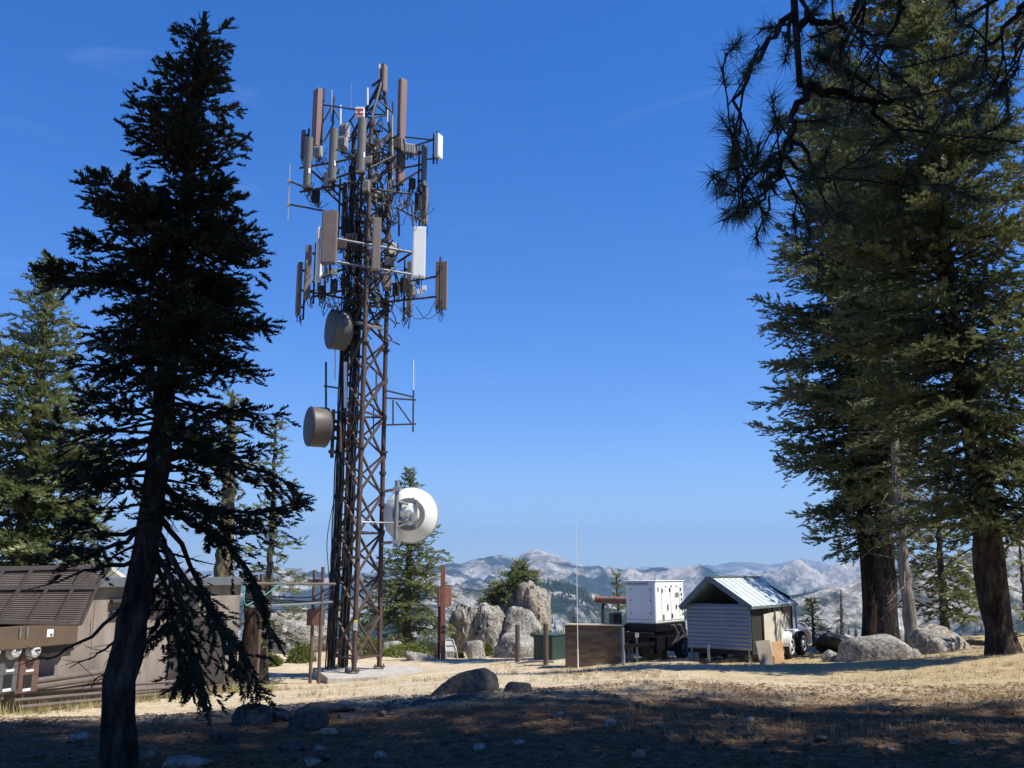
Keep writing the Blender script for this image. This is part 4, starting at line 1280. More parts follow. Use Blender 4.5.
# remote radio units and small boxes
def radio(px, py, w, h, d, az, dY, mat=rru_grey, fins=True):
    c = TP(px, py, dY); s, n = frame_of(az)
    m = MB(); m.box(c, (w / 2, d / 2, h / 2), (s, n, (0, 0, 1)))
    if fins:
        for i in range(6): m.box(c + n * (d / 2 + .014) + s * w * (i / 5 - .5) * .85, (.006, .014, h / 2 * .9), (s, n, (0, 0, 1)))
    o = m.build("radio_unit", mat, tower)
    m2 = MB(); m2.tube([c - n * (d / 2 + .05) - [0, 0, h * .7], c - n * (d / 2 + .05) + [0, 0, h * .7]], .028, 6); m2.box(c - n * (d / 2 + .02), (.05, .03, .04), (s, n, (0, 0, 1)))
    m2.build("mounting_pipe", steel_dark, o)
    loops(o, c - np.array([0, 0, h / 2]), 4, .25)
radio(344.5, 131, .34, .5, .18, -30, -.5); radio(342.5, 143, .34, .45, .2, -20, -.6); radio(318, 152, .3, .4, .16, -20, -.4); radio(376, 158, .28, .36, .2, 20, -.2)
radio(409, 149, .34, .34, .2, 20, .3); radio(414, 150, .2, .34, .2, 50, .5); radio(396, 143, .3, .4, .2, 30, .1, steel_dark); radio(378, 196, .3, .3, .2, 30, .1)
for px, py, w, h, az, dY in [(331, 272, .4, .2, 0, -1.0), (342, 244, .3, .36, 10, -.8), (352, 238, .34, .26, 0, -.7), (358, 247, .3, .3, 20, -.8), (393, 249, .34, .42, 30, -.1), (390, 262, .3, .3, 10, -.4), (387, 283, .28, .5, 10, -.5),
                             (322, 292, .2, .4, -40, -.5), (334, 286, .2, .44, -10, -.8), (344, 282, .2, .4, 10, -.7), (404, 285, .22, .5, 40, .2), (412, 290, .2, .4, 60, .3), (396, 290, .2, .36, 30, .0), (327, 180, .18, .5, -20, -.8), (316, 196, .22, .5, -30, -.6),
                             (418, 202, .16, .6, 50, .6), (412, 184, .16, .4, 50, .6), (368, 160, .24, .3, 10, -.9), (352, 172, .22, .4, 0, -.3), (374, 178, .2, .4, 10, -.6), (366, 186, .22, .4, 0, -.9), (384, 212, .2, .4, 20, -.2), (372, 150, .25, .25, 0, -.6)]:
    radio(px, py, w, h, .16, az, dY, [rru_grey, pan_brown, steel_dark][int(px * 7 + py) % 3], fins=(px % 2 == 0))
for px, py in [(336, 300), (350, 262), (372, 262), (380, 275), (356, 280), (326, 300), (410, 305), (380, 140), (370, 130), (352, 155), (390, 195), (366, 236), (340, 165), (420, 212), (404, 196), (358, 200), (372, 215), (348, 218), (385, 165), (377, 120), (392, 215), (396, 156)]:
    loops(tower, TP(px, py, _seed.uniform(-.9, .3)), 7, .5, .30)
# tangle of feeder cables and jumper leads inside the crowded top
for g_ in range(3):
    m = MB()
    for i in range(26):
        y0 = _seed.uniform(125, 300); y1 = y0 + _seed.uniform(12, 60)
        c0 = TP(_seed.uniform(340, 400), y0, _seed.uniform(-.9, .7)); c1 = TP(_seed.uniform(340, 400), y1, _seed.uniform(-.9, .7))
        t = np.linspace(0, 1, 10)[:, None]
        c = c0 * (1 - t) + c1 * t + _seed.normal(0, .05, (10, 3)); c[:, 2] -= np.sin(t[:, 0] * math.pi) * _seed.uniform(0, .4)
        m.tube(c, _seed.uniform(.012, .028), 5)
    m.build("feeder_cables", cable_black, tower, smooth=True)
for i in range(34):
    m = MB(); c0 = TP(_seed.uniform(338, 400), _seed.uniform(130, 310), _seed.uniform(-.9, .7)); d_ = unit(_seed.normal(0, 1, 3) * [1, 1, .6]) * _seed.uniform(.3, .8)
    m.tube([c0 - d_, c0 + d_], .028, 6)
    m.build("mounting_rod", steel_dark, tower, smooth=True)
# white equipment inside the mid section
m = MB(); m.prism([TP(371, 294, -.2), TP(380, 291, -.2), TP(379, 307, -.2), TP(374, 300, -.2)], (0, .2, 0)); m.build("reflector_plate", white_paint, tower)
for px, py in [(377, 287), (424, 288), (420, 292), (378, 195)]:
    m = MB(); m.box(TP(px, py, -.1), (.08, .06, .08)); m.build("small_white_box", white_paint, tower)
# red and white marker on top of the middle round panel
m = MB(); c = TP(360, 113, -1.3)
m.box(c, (.15, .10, .18)); mk = m.build("warning_marker", white_paint, tower, bevel=.02); mk["label"] = "small red and white marker block above a round panel"
m = MB()
for q in (.07, -.09): m.box(c + [0, -.103, q], (.13, .004, .035))
m.box(c + [-.02, -.103, -.01], (.03, .0035, .09)); m.build("red_stripe", red_paint, mk)
# whips and poles
for k, (px, y0, y1, r, dY, mat) in enumerate([(379.5, 64, 80, .03, 0, white_paint), (367.5, 88, 105, .035, -.3, white_paint), (340.5, 105, 128, .03, -.4, white_paint), (387.5, 110, 122, .025, -.2, white_paint), (392.3, 115, 180, .03, -.3, rru_grey),
                                        (351, 82, 110, .008, -.6, galv), (331.5, 90, 122, .03, -.1, rru_grey), (413.5, 360, 393, .018, .2, white_paint), (345.5, 362, 408, .055, -.5, white_paint), (376.3, 370, 406, .035, .6, white_paint), (373.5, 405, 440, .02, .5, steel_dark), (335, 350, 380, .02, .1, white_paint)]):
    m = MB(); m.tube([TP(px, y1, dY), TP(px, y0, dY)], r, 8); m.build("whip_antenna", mat, tower, smooth=True)
# side bracket holding the slim whip
m = MB()
for a, b in [((385, 398), (416, 400)), ((384, 390), (413, 397)), ((385, 425), (416, 424)), ((393, 400), (393, 424)), ((396, 402), (411, 423))]:
    m.bar(TP(*a, .2), TP(*b, .2), .05, .05)
m.tube([TP(413.5, 390, .2), TP(413, 432, .2)], .03, 8)
m.build("side_bracket", steel_brown, tower)
# brackets on the cabled side
m = MB()
for a, b in [((341, 411), (358, 415)), ((341, 438), (358, 444)), ((341, 411), (341, 452)), ((345, 436), (357, 416))]:
    m.bar(TP(*a, -.45), TP(*b, -.75), .06, .06)
m.build("side_bracket", steel_brown, tower)
# work platform
m = MB(); m.prism([TP(356, 322, -.7), TP(382, 328, -.5), TP(382, 325, .3), TP(360, 320, .1)], (0, 0, -.08)); m.build("platform", pan_brown, tower)
# yellow and white notice on the front leg
lz = TP(357, 625, -.85)
m = MB(); fl = LP(0, lz[2]); m.box(fl + [.02, -.09, 0], (.055, .006, .15)); sg = m.build("notice_plate", white_paint, tower)
yel = paint("yellow_paint", (.75, .6, .08), .5)
m = MB(); m.box(fl + [.02, -.0975, .11], (.05, .002, .035)); m.build("yellow_band", yel, sg)
m = MB()
for q in range(5): m.box(fl + [.02, -.0975, .04 - .035 * q], (.035, .002, .006))
m.build("printed_lines", steel_dark, sg)
# collar bands on the right leg
m = MB()
for py in (505, 532, 473): 
    p = TP(384, py, .45); k = LP(1, p[2]); m.cyl(k - [0, 0, .05], k + [0, 0, .05], .12, 12)
m.build("clamp_band", steel_dark, tower)

# ---- drum dishes (closed shrouds) and the open backed dish
def drum(cx, cy, hpx, depth, az, dY, mat, label):
    c = TP(cx, cy, dY); R = hpx / 2 * M_PER_PX(cx, cy, TY + dY)
    s, n = frame_of(az)
    m = MB()
    m.lathe(c, n, [(-depth / 2 - .16, R * .25), (-depth / 2 - .10, R * .7), (-depth / 2, R * .985), (-depth / 2 + .03, R * 1.02), (-depth / 2 + .06, R), (depth / 2 - .04, R), (depth / 2, R * 1.012), (depth / 2 + .01, R * .985)], 40)
    o = m.build("dish_antenna", mat, tower, smooth=True); o["label"] = label
    m = MB(); m.lathe(c + n * (depth / 2 + .012), n, [(0, R * .97), (.025, R * .96), (.03, R * .9), (.035, 0)], 40); m.build("radome", dish_face, o, smooth=True)
    m = MB(); b = c - n * (depth / 2 + .22)
    m.tube([b + np.array([0, 0, R * .95]), b - np.array([0, 0, R * 1.5])], .06, 10)
    m.tube([b, b - n * .2], .1, 10)
    for q in (.35, -.5, -1.2): 
        a = b + np.array([0, 0, R * q]); l = LP(2, a[2]); m.tube([a, l], .045, 8); m.box(a, (.1, .1, .05))
    m.build("mount_arm", steel_dark, o, smooth=True)
drum(338.5, 330, 40, .52, -62, -.2, dish_grey, "grey drum shaped dish just below the antenna arrays")
drum(318, 427, 40, .57, -62, -.1, dish_brown, "brown drum shaped dish halfway up the tower")
c = TP(410.5, 515, .1); R = 27.3 * M_PER_PX(412, 515, TY)
s, n = frame_of(176)                    # its face looks away over the valley
n = unit(n + np.array([0, 0, -.02]))
m = MB()
prof = [(-.42, R * .10), (-.40, R * .3), (-.33, R * .5), (-.22, R * .72), (-.08, R * .90), (0, R), (.10, R * 1.0), (.10, R * .96), (-.03, R * .88), (-.2, R * .6), (-.3, R * .2)]
m.lathe(c, n, prof, 48)
big = m.build("dish_antenna", pan_white, tower, smooth=True); big["label"] = "large white parabolic dish seen from behind"
m = MB(); m.lathe(c, n, [(.03, R * 1.0), (.03, R * 1.03), (.10, R * 1.035), (.10, R * 1.0)], 48); m.build("rim", rru_grey, big, smooth=True)
hub_grey = paint('hub_grey', (.20, .21, .20), .5)
m = MB()
a_ = np.linspace(.25 * math.pi, 1.12 * math.pi * 2, 40)
rr = R * .43; up2 = np.cross(s, n); 
ring = [c - n * .40 + (s * math.cos(a) + up2 * math.sin(a)) * rr for a in np.linspace(0, 2 * math.pi, 41)]
m.lathe(c, n, [(-.22, R * .60), (-.34, R * .60), (-.37, R * .57), (-.37, R * .42), (-.33, R * .40), (-.20, R * .39)], 36)
m.build("hub_ring", hub_grey, big, smooth=True)
m = MB(); m.lathe(c, n, [(-.30, R * .16), (-.42, R * .15), (-.43, 0)], 20); m.box(c - n * .47 + s * .12, (.12, .05, .09), (s, n, up2)); m.box(c - n * .45 - s * .2 + up2 * .1, (.07, .04, .14), (s, n, up2)); m.build("feed_unit", rru_grey, big, smooth=True)
for q in (-.30, .28):
    m = MB(); m.bar(c - n * .40 + s * R * q - up2 * R * .5, c - n * .40 + s * R * q + up2 * R * .5, .06, .06); m.build("mount_bracket", hub_grey, big)
m = MB()
pp = TP(396.5, 515, -.35)
m.tube([pp + [0, 0, 1.1], pp - [0, 0, 1.0]], .075, 12)
for q in (.82, -.86): m.tube([pp + [0, 0, q], LP(1, pp[2] + q)], .05, 8); m.box(pp + [0, 0, q], (.12, .12, .06))
m.tube([TP(362, 522, -.85), pp - [0, 0, .25], pp + [.25, 0, -.2]], .025, 8)
m.tube([pp - [0, 0, .22], TP(418, 519, -.3)], .04, 8)
m.tube([pp + [0, 0, .45], c - n * .45 + [0, 0, .3]], .04, 8); m.tube([pp - [0, 0, .4], c - n * .45 - [0, 0, .3]], .04, 8)
m.tube([TP(413.5, 497, -.25), TP(413.5, 520, -.25)], .022, 8)
m.tube([TP(388, 501, -.15), TP(422, 501, -.15)], .012, 6)
m.build("mount_frame", galv, big, smooth=True)

# concrete pad
m = MB()
pc = np.array([TC[0] + .55, TC[1] - .1, base_z - .12])
m.box(pc, (1.62, 1.62, .155), (unit((1, .35, 0)), unit((-.35, 1, 0)), (0, 0, 1)))
tag(m.build("concrete_pad", concrete, bevel=.03), "low pale concrete slab under the lattice tower's feet", "concrete pad")
# ------------------------------------------------------------------ posts, cable bridge
rust = pmat("rusty_steel", [(.3, (.16, .075, .052)), (.6, (.28, .145, .105)), (.8, (.34, .20, .15))], 5, .75, .3, 30, spec=.3)
pipe_brown = paint("pipe_brown", (.15, .115, .095), .6, 0, .2, 5)
box_red = paint("box_red_brown", (.135, .068, .055), .6, 0, .15, 5)
post_brown = paint("post_brown", (.115, .078, .06), .65, 0, .25, 6)
post_red = pmat("post_red", [(.3, (.17, .065, .045)), (.7, (.27, .115, .085))], 4, .65, .15, 30, spec=.35)

def post_top(px, py, Y): return P(px, py, Y)
CY = K(23.5)
root = thing("cable_rack", G(315, CY), "pair of brown posts with a junction box carrying cables from the shed to the tower", "cable rack")
for k, (px, top, dY) in enumerate([(310, 570, .35), (318.5, 567, 0)]):
    g = G(px, CY + dY); m = MB(); m.tube([g - [0, 0, .2], [g[0], g[1], P(px, top, CY + dY)[2]]], .052, 12); m.build("post", post_brown, root, smooth=True)
m = MB(); a, b = P(308, 582.5, CY + .15), P(321, 581, CY + .15); m.bar(a, b, .08, .14); m.build("crossbar", post_brown, root)
def rbox(name, x0, x1, y0, y1, Y, d, az, mat, parent, bevel=.01):
    a, b = P((x0 + x1) / 2, y0, Y), P((x0 + x1) / 2, y1, Y)
    w = (x1 - x0) * M_PER_PX(x0, (y0 + y1) / 2, Y); s, n = frame_of(az)
    c = (a + b) / 2; m = MB(); m.box(c, (w / 2, d / 2, (a[2] - b[2]) / 2), (s, n, (0, 0, 1)))
    return m.build(name, mat, parent, bevel=bevel)
rbox("junction_box", 307, 324.5, 609, 625.5, CY + .3, .2, 12, box_red, root)
m = MB(); m.tube([P(243, 583.5, K(18.6)), P(335, 584, CY + .6)], .038, 10); m.build("pipe", pipe_brown, root, smooth=True)
cb = np.random.default_rng(5)
for k, (y0, y1, y2, r) in enumerate([(592, 598, 590, .022), (594, 602, 596, .022), (597, 603, 600, .018), (606, 610, 604, .014), (608, 611, 606, .014), (610, 612, 612, .012), (600, 605, 593, .016)]):
    pts = [P(244, y0, K(18.4)), P(275, (y0 + y1) / 2 + 2, K(20.6)), P(312, y1, CY), P(331, y2 - 3, K(24.6)), P(337, y2 - 22 - 3 * k, K(25.1))]
    cable_run("cable", pts, r, cable_black, root)
cable_run("conduit", [P(249, 606, K(18.6)), P(290, 605, K(21.3)), P(332, 602, K(24.4))], .038, galv, root)
teal = paint("teal_cable", (.10, .36, .33), .5)
cable_run("teal_cable", [P(245, 585, K(18.5)), P(243.5, 600, K(18.3)), P(246, 606, K(18.4)), P(262, 597, K(19)), P(272, 590, K(19.6)), P(279, 585, K(20.2))], .012, teal, root)
cable_run("teal_cable", [P(279, 585, K(20.2)), P(300, 586, K(22)), P(318, 585, CY)], .012, teal, root)

root = thing("sign_post", G(256, K(20.2)), "single brown post with a tan sheet metal box beside the shed's corner", "post")
g = G(256, K(20.2)); m = MB(); m.tube([g - [0, 0, .2], [g[0], g[1], P(256, 574, K(20.2))[2]]], .055, 12); m.build("post", post_brown, root, smooth=True)
rbox("metal_box", 248, 266, 616, 632, K(20.3), .14, 8, pan_brown, root)
# broken red barked stump trunk behind the shed's corner
g = G(247, K(19.3)); m = MB(); zt = P(247, 577, K(19.3))[2]
zz = np.linspace(g[2] - .2, zt, 12); m.tube([[g[0] + .03 * math.sin(z * 3), g[1], z] for z in zz], np.linspace(.24, .17, 12) * (1 + .08 * cb.normal(size=12)), 12)
tag(m.build("tree_stump", bark_red, smooth=True), "tall broken off reddish trunk standing at the shed's corner", "tree stump")

# red post with a box
RY = K(29.0)
g = G(443, RY)
root = thing("red_post", g, "weathered red steel post carrying a red box between the dish and the outcrop", "post")
s, n = frame_of(20)
m = MB(); m.bar(g - [0, 0, .2], [P(443, 565, RY)[0], RY, P(443, 565, RY)[2]], .17, .17, up=(1, 0, 0)); m.build("post", post_red, root, bevel=.01)
m = MB(); g2 = g + [-.17, .2, 0]; m.bar(g2 - [0, 0, .2], [g2[0], g2[1], P(443, 590, RY)[2]], .1, .1, up=(1, 0, 0)); m.build("rear_post", steel_dark, root)
rbox("equipment_box", 438, 451, 587, 606, RY + .1, .25, 18, post_red, root)
m = MB()
for py in (627, 631.5): m.box([g[0] + .012, RY - .09, P(443, py, RY)[2]], (.075, .004, .05))
m.build("dark_band", cable_black, root)
m = MB(); m.tube([G(435.5, RY) - [0, 0, .1], P(436, 645, RY), P(441, 640, RY)], .035, 8); m.build("brace", post_red, root, smooth=True)
# small framed grey panel behind the red post
FY = K(30.2)
root = thing("panel_stand", G(450, FY), "small grey panel tilted on a pale tubular frame behind the red post", "panel stand")
a, b, c_, d_ = P(445, 640, FY), P(453, 640, FY), P(456.5, 652, FY - .5), P(446, 652, FY - .5)
m = MB(); m.prism([a, b, c_, d_], (0, .03, .02)); m.build("panel", rru_grey, root)
m = MB(); up_ = np.array([0, -.02, .02])
for p, q in ((a, b), (b, c_), (c_, d_), (d_, a), ((a + d_) / 2, (b + c_) / 2)): m.tube([p + up_, q + up_], .025, 8)
for p in (c_, d_): m.tube([p + up_, np.array([p[0] + .05, p[1], float(ground_z(p[0], p[1])) - .05])], .025, 8)
for p in (a, b): m.tube([p + up_, np.array([p[0], p[1] + .3, float(ground_z(p[0], p[1] + .3)) - .05])], .025, 8)
m.build("frame", rru_grey, root, smooth=True)

# bollards
for px, top, Y, lab in [(517.5, 624, K(24.5), "short brown steel bollard standing alone left of the green cabinet"), (546, 623, K(23.2), "brown steel bollard standing directly in front of the green cabinet")]:
    g = G(px, Y); m = MB(); zt = P(px, top, Y)[2]
    m.tube([g - [0, 0, .2], [g[0], g[1], zt - .03]], .075, 14); m.lathe([g[0], g[1], zt - .03], (0, 0, 1), [(0, .075), (.02, .06), (.03, 0)], 14)
    tag(m.build("bollard", post_brown, smooth=True), lab, "bollard", "bollards by the green cabinet")

# green transformer cabinet
green = paint("green_paint", (.028, .055, .043), .45, 0, .1, 4)
def oriented_box(name, corner_l, corner_m, corner_r, Y_m, top_py, mat, psi, label=None):
    pass
PSI = math.radians(34)
ax_r = np.array([math.cos(PSI), -math.sin(PSI), 0]); ax_f = np.array([math.sin(PSI), math.cos(PSI), 0]); ZU = np.array([0, 0, 1.0])
def on_axis(p, px, ax):
    """distance along ax from p until photo column px"""
    u = (px - 512) / F
    # x = u * (y cP + (z-CAMZ) sP)
    k = u * cP
    num = u * (p[1] * cP + (p[2] - CAMZ) * sP) - p[0]
    return num / (ax[0] - k * ax[1])
Yc = K(23.6)
g = G(552.5, Yc)
root = thing("utility_cabinet", g, "dark green pad mounted transformer cabinet behind a bollard and beside the plywood panel", "utility cabinet")
wl = -on_axis(g, 533.5, -ax_r) if False else on_axis(g, 533.5, -ax_r); dl = on_axis(g, 568, ax_f)
wl, dl = abs(wl), abs(dl)
ht = P(552, 636.5, Yc)[2] - g[2]
c = g + (-ax_r * wl + ax_f * dl) / 2 + ZU * (ht / 2)
m = MB(); m.box(c, (wl / 2, dl / 2, ht / 2), (ax_r, ax_f, ZU)); cabinet = m.build("body", green, root, bevel=.02)
m = MB(); m.box(c + ZU * (ht / 2 + .02), (wl / 2 + .02, dl / 2 + .02, .02), (ax_r, ax_f, ZU)); m.build("lid", green, root, bevel=.01)
m = MB(); m.box(c - ax_f * (dl / 2 + .004), (.006, .004, ht / 2 * .9), (ax_r, ax_f, ZU)); m.build("door_seam", cable_black, root)
m = MB(); m.box(c - ax_f * (dl / 2 + .008) + ZU * ht * .22 + ax_r * wl * .2, (.05, .006, .1), (ax_r, ax_f, ZU)); m.build("notice_plate", rru_grey, root)
m = MB(); m.box(g + (-ax_r * wl + ax_f * dl) / 2 - ZU * .02, (wl / 2 + .12, dl / 2 + .12, .06), (ax_r, ax_f, ZU)); m.build("plinth", concrete, root)

# plywood panel enclosure
ply = pmat("weathered_plywood", [(.3, (.11, .076, .048)), (.55, (.19, .135, .092)), (.8, (.27, .20, .14))], 3, .85, .3, 10, stretch=(.7, .7, 2.5), spec=.15, second=(5, .25))
ply_pale = pmat("pale_plywood", [(.3, (.33, .25, .16)), (.7, (.48, .39, .27))], 3, .8, .2, 20, stretch=(6, 1, 1))
PYl, PYr = K(22.3), K(21.9)
gl, grr = G(565.5, PYl), G(623.5, PYr)
root = thing("plywood_box", gl, "big box of weathered brown plywood between the green cabinet and the generator", "plywood box")
ztl, ztr = P(565.5, 626, PYl)[2], P(623.5, 625.5, PYr)[2]
zt = max(ztl, ztr) - .02
d = unit([grr[0] - gl[0], grr[1] - gl[1], 0]); nn = np.array([-d[1], d[0], 0])
wid = np.linalg.norm(grr[:2] - gl[:2])
def sheet(c, hw, hd, z0, z1, ax, ay): 
    m = MB(); m.box([c[0], c[1], (z0 + z1) / 2], (hw, hd, (z1 - z0) / 2), (ax, ay, ZU)); return m
zb = min(gl[2], grr[2]) - .05
mid = (gl + grr) / 2
sheet(mid, wid / 2, .012, zb, zt, d, nn).build("front_panel", ply, root)
sheet(mid + nn * .62, wid / 2, .012, zb, zt - .01, d, nn).build("back_panel", ply, root)
for s_ in (-1, 1): sheet(mid + nn * .31 + d * s_ * (wid / 2 - .012), .012, .29, zb, zt - .01, d, nn).build("side_panel", ply, root)
m = MB(); m.box([*(mid + nn * .31)[:2], zt + .016], (wid / 2 + .02, .36, .012), (d, nn, ZU)); m.build("top_panel", ply_pale, root)
m = MB(); m.bar(np.array([*(grr - d * .02 - nn * .03)[:2], zb]), np.array([*(grr - d * .02 - nn * .03)[:2], zt]), .022, .03, up=nn); m.build("corner_batten", galv, root)
# slim white pole
g = G(578, K(22.05)); m = MB(); m.tube([g - [0, 0, .15], [*g[:2], P(578, 640, K(22.05))[2]], [*g[:2], P(577.5, 516, K(22.05))[2]]], [.013, .012, .005], 8)
m.tube([g - [0, 0, .1], g + [0, 0, .5]], .02, 8)
tag(m.build("whip_pole", white_paint, smooth=True), "very thin tall white pole rising in front of the plywood box", "pole")

# ------------------------------------------------------------------ generator on its trailer
black = paint("black_steel", (.005, .005, .006), .45, 0, .3, 5)
white_gen = paint("white_enamel", (.80, .81, .80), .38, 0, .03, 2)
tyre_m = paint("tyre_rubber", (.020, .020, .021), .85, 0, .3, 8)
alu = paint("wheel_silver", (.74, .74, .72), .35, .0, .1, 6)
GY = K(21.6)
gc = G(657.5, GY)                       # near vertical edge of the box
zb_ = P(657.5, 624, GY)[2]; zt_ = P(657.5, 581.5, GY)[2]
w1 = abs(on_axis(np.array([*gc[:2], (zb_ + zt_) / 2]), 626, -ax_r)); l1 = abs(on_axis(np.array([*gc[:2], (zb_ + zt_) / 2]), 684, ax_f))
root = thing("generator_trailer", gc, "white generator box on a black trailer parked left of the tin roofed trailer", "generator")
cb_ = gc + (-ax_r * w1 + ax_f * l1) / 2; cb_[2] = (zb_ + zt_) / 2
hh = (zt_ - zb_) / 2
m = MB(); m.box(cb_, (w1 / 2, l1 / 2, hh), (ax_r, ax_f, ZU)); gbox = m.build("housing", white_gen, root, bevel=.035)
m = MB(); m.box(cb_ + ZU * (hh + .012), (w1 / 2 + .02, l1 / 2 + .02, .014), (ax_r, ax_f, ZU)); m.build("roof_lip", white_gen, gbox, bevel=.01)
f0 = cb_ - ax_f * (l1 / 2)
m = MB(); m.box(f0 - ax_f * .008 + ZU * .04, (w1 * .36, .008, hh * .72), (ax_r, ax_f, ZU)); dr = m.build("end_door", white_gen, gbox, bevel=.006)
m = MB()
for sx in (-1, 1):
    for zz in (-.5, .1, .62): m.box(f0 - ax_f * .02 + ax_r * sx * w1 * .33 + ZU * zz * hh, (.012, .01, .022), (ax_r, ax_f, ZU))
m.build("latch", black, dr)
m = MB(); m.box(f0 - ax_f * .006 - ZU * hh * .8, (w1 * .44, .006, .006), (ax_r, ax_f, ZU)); m.build("seam", rru_grey, gbox)
s0 = cb_ + ax_r * (w1 / 2)
for i, (a, z, w, h) in enumerate([(-.42, .62, .018, .06), (-.28, .55, .03, .05), (-.02, .58, .03, .05), (-.1, -.25, .03, .075), (.2, -.25, .03, .06), (-.25, -.72, .03, .07), (.05, -.68, .03, .06),
                                  (.38, .6, .03, .04), (.40, .35, .03, .04), (.41, .1, .03, .035), (.42, -.15, .03, .035), (.43, -.4, .03, .035), (.44, -.62, .03, .035), (-.15, .75, .02, .02), (.05, .76, .02, .02), (.22, .76, .02, .02)]):
    m = MB(); m.box(s0 + ax_r * .008 + ax_f * a * l1 + ZU * (z - 0) * hh, (.008, w, h), (ax_r, ax_f, ZU)); m.build("vent" if w > .02 else "latch", black, gbox)
for a in (-.30, .02, .33):
    m = MB(); m.box(s0 + ax_r * .004 + ax_f * a * l1 - ZU * .02, (.004, .005, hh * .86), (ax_r, ax_f, ZU)); m.build("seam", rru_grey, gbox)
m = MB(); m.box(s0 + ax_r * .004 - ZU * hh * .86, (.004, l1 * .46, .006), (ax_r, ax_f, ZU)); m.build("seam", rru_grey, gbox)
def text(name, body, size, pos, x_ax, z_ax, mat, parent, squash=1.0):
    cu = bpy.data.curves.new(name, 'FONT'); cu.body = body; cu.size = size; cu.align_x = 'CENTER'; cu.align_y = 'CENTER'; cu.extrude = .002
    o0 = bpy.data.objects.new("lettering_tmp", cu); COL.objects.link(o0)
    dg = bpy.context.evaluated_depsgraph_get(); me = bpy.data.meshes.new_from_object(o0.evaluated_get(dg))
    bpy.data.objects.remove(o0)
    y_ax = np.cross(z_ax, x_ax)
    n_ = np.cross(x_ax, z_ax)
    M = Matrix(((x_ax[0], z_ax[0], n_[0], pos[0]), (x_ax[1], z_ax[1], n_[1], pos[1]), (x_ax[2], z_ax[2], n_[2], pos[2]), (0, 0, 0, 1)))
    me.transform(M)
    me.materials.clear()
    return link(name, me, mat, parent)
text("lettering", "KOHLER POWER", .095, f0 - ax_f * .014 + ZU * hh * .88 - ax_r * .12, ax_r, ZU, steel_dark, gbox)
text("lettering", "100", .19, s0 + ax_r * .012 + ZU * hh * .32 + ax_f * .22 * l1, ax_f, ZU, steel_dark, gbox)
m = MB(); m.tube([cb_ + ZU * hh + ax_r * .15 - ax_f * .3, cb_ + ZU * (hh + .22) + ax_r * .15 - ax_f * .3], .02, 8); m.build("exhaust_stub", galv, gbox)
# running gear
zb2 = zb_
def tb(name, a, z0, z1, hw, hl, mat=black, parent=root, along=0.0, bevel=.01):
    c = cb_ + ax_r * a + ax_f * along; c = np.array([c[0], c[1], (z0 + z1) / 2])
    m = MB(); m.box(c, (hw, hl, (z1 - z0) / 2), (ax_r, ax_f, ZU)); return m.build(name, mat, parent, bevel=bevel)
tb("fuel_tank", 0, zb2 - .22, zb2 - .003, w1 / 2 + .02, l1 / 2 + .02)
tb("chassis", 0, zb2 - .36, zb2 - .225, w1 / 2 - .05, l1 / 2 + .25)
tb("tool_box", -.05, zb2 - .80, zb2 - .37, w1 / 2 - .08, .22, along=-l1 / 2 + .05)
tb("battery_box", w1 / 2 - .1, zb2 - .72, zb2 - .37, .16, .25, along=-.1)
tb("side_skirt", 0, zb2 - .70, zb2 - .365, w1 / 2 - .02, l1 / 2 - .05)
tb("axle_beam", 0, zb2 - .80, zb2 - .70, w1 / 2 + .05, .05, along=.35)
gz0 = float(ground_z(cb_[0], cb_[1]))
def wheel(c, axis, R, wd, parent, hubmat=alu):
    axis = unit(axis)
    m = MB(); m.lathe(c - axis * wd / 2, axis, [(.06, R * .60), (0, R * .62), (0, R * .9), (wd * .12, R * .98), (wd * .3, R), (wd * .7, R), (wd * .88, R * .98), (wd, R * .9), (wd, R * .62), (wd - .06, R * .60)], 36)
    w = m.build("wheel", tyre_m, parent, smooth=True)
    m = MB(); m.lathe(c + axis * (wd / 2 - .07), axis, [(0, R * .60), (.07, R * .64), (.075, R * .58), (.04, R * .50), (.03, R * .30), (.06, R * .2), (.075, R * .14), (.08, 0)], 24)
    m2 = m.build("rim", hubmat, w, smooth=True)
    m = MB()
    ref = np.cross(axis, ZU)
    for q in range(8):
        a = q * math.pi / 4; p = c + axis * (wd / 2 - .02) + (ref * math.cos(a) + ZU * math.sin(a)) * R * .42
        m.box(p, (.03, .03, .008), (ref, ZU, axis))
    m.build("rim_slot", black, m2)
    return w
for s_ in (-1, 1):
    c = cb_ + ax_r * s_ * (w1 / 2 + .12) + ax_f * .38; c = np.array([c[0], c[1], gz0 + .33]); wheel(c, ax_r * s_, .33, .2, root, rru_grey)
    m = MB(); a_ = np.linspace(.1, math.pi - .1, 12)
    m.tube([c + ax_f * math.cos(a) * .42 + ZU * math.sin(a) * .42 for a in a_], .03, 6); m.build("mudguard", black, root)
m = MB(); tip = cb_ - ax_f * (l1 / 2 + 1.1)
for s_ in (-1, 1): m.bar(np.array([*(cb_ + ax_r * s_ * w1 * .4 - ax_f * l1 / 2)[:2], gz0 + .5]), np.array([*tip[:2], gz0 + .45]), .07, .1)
m.build("drawbar", black, root)
m = MB(); gt = float(ground_z(tip[0], tip[1])); m.tube([[*tip[:2], gt - .02], [*tip[:2], gt + .95]], .035, 8); m.tube([[*tip[:2], gt], [*tip[:2], gt + .3]], .05, 8); m.build("jockey_stand", galv, root, smooth=True)
m = MB(); q = f0 - ax_f * .25 - ax_r * .02; gq = float(ground_z(q[0], q[1])); m.tube([[*q[:2], gq - .02], [*q[:2], gq + .72]], .03, 8); m.box([*q[:2], gq + .72], (.05, .05, .06)); js = m.build("jack", rru_grey, root)
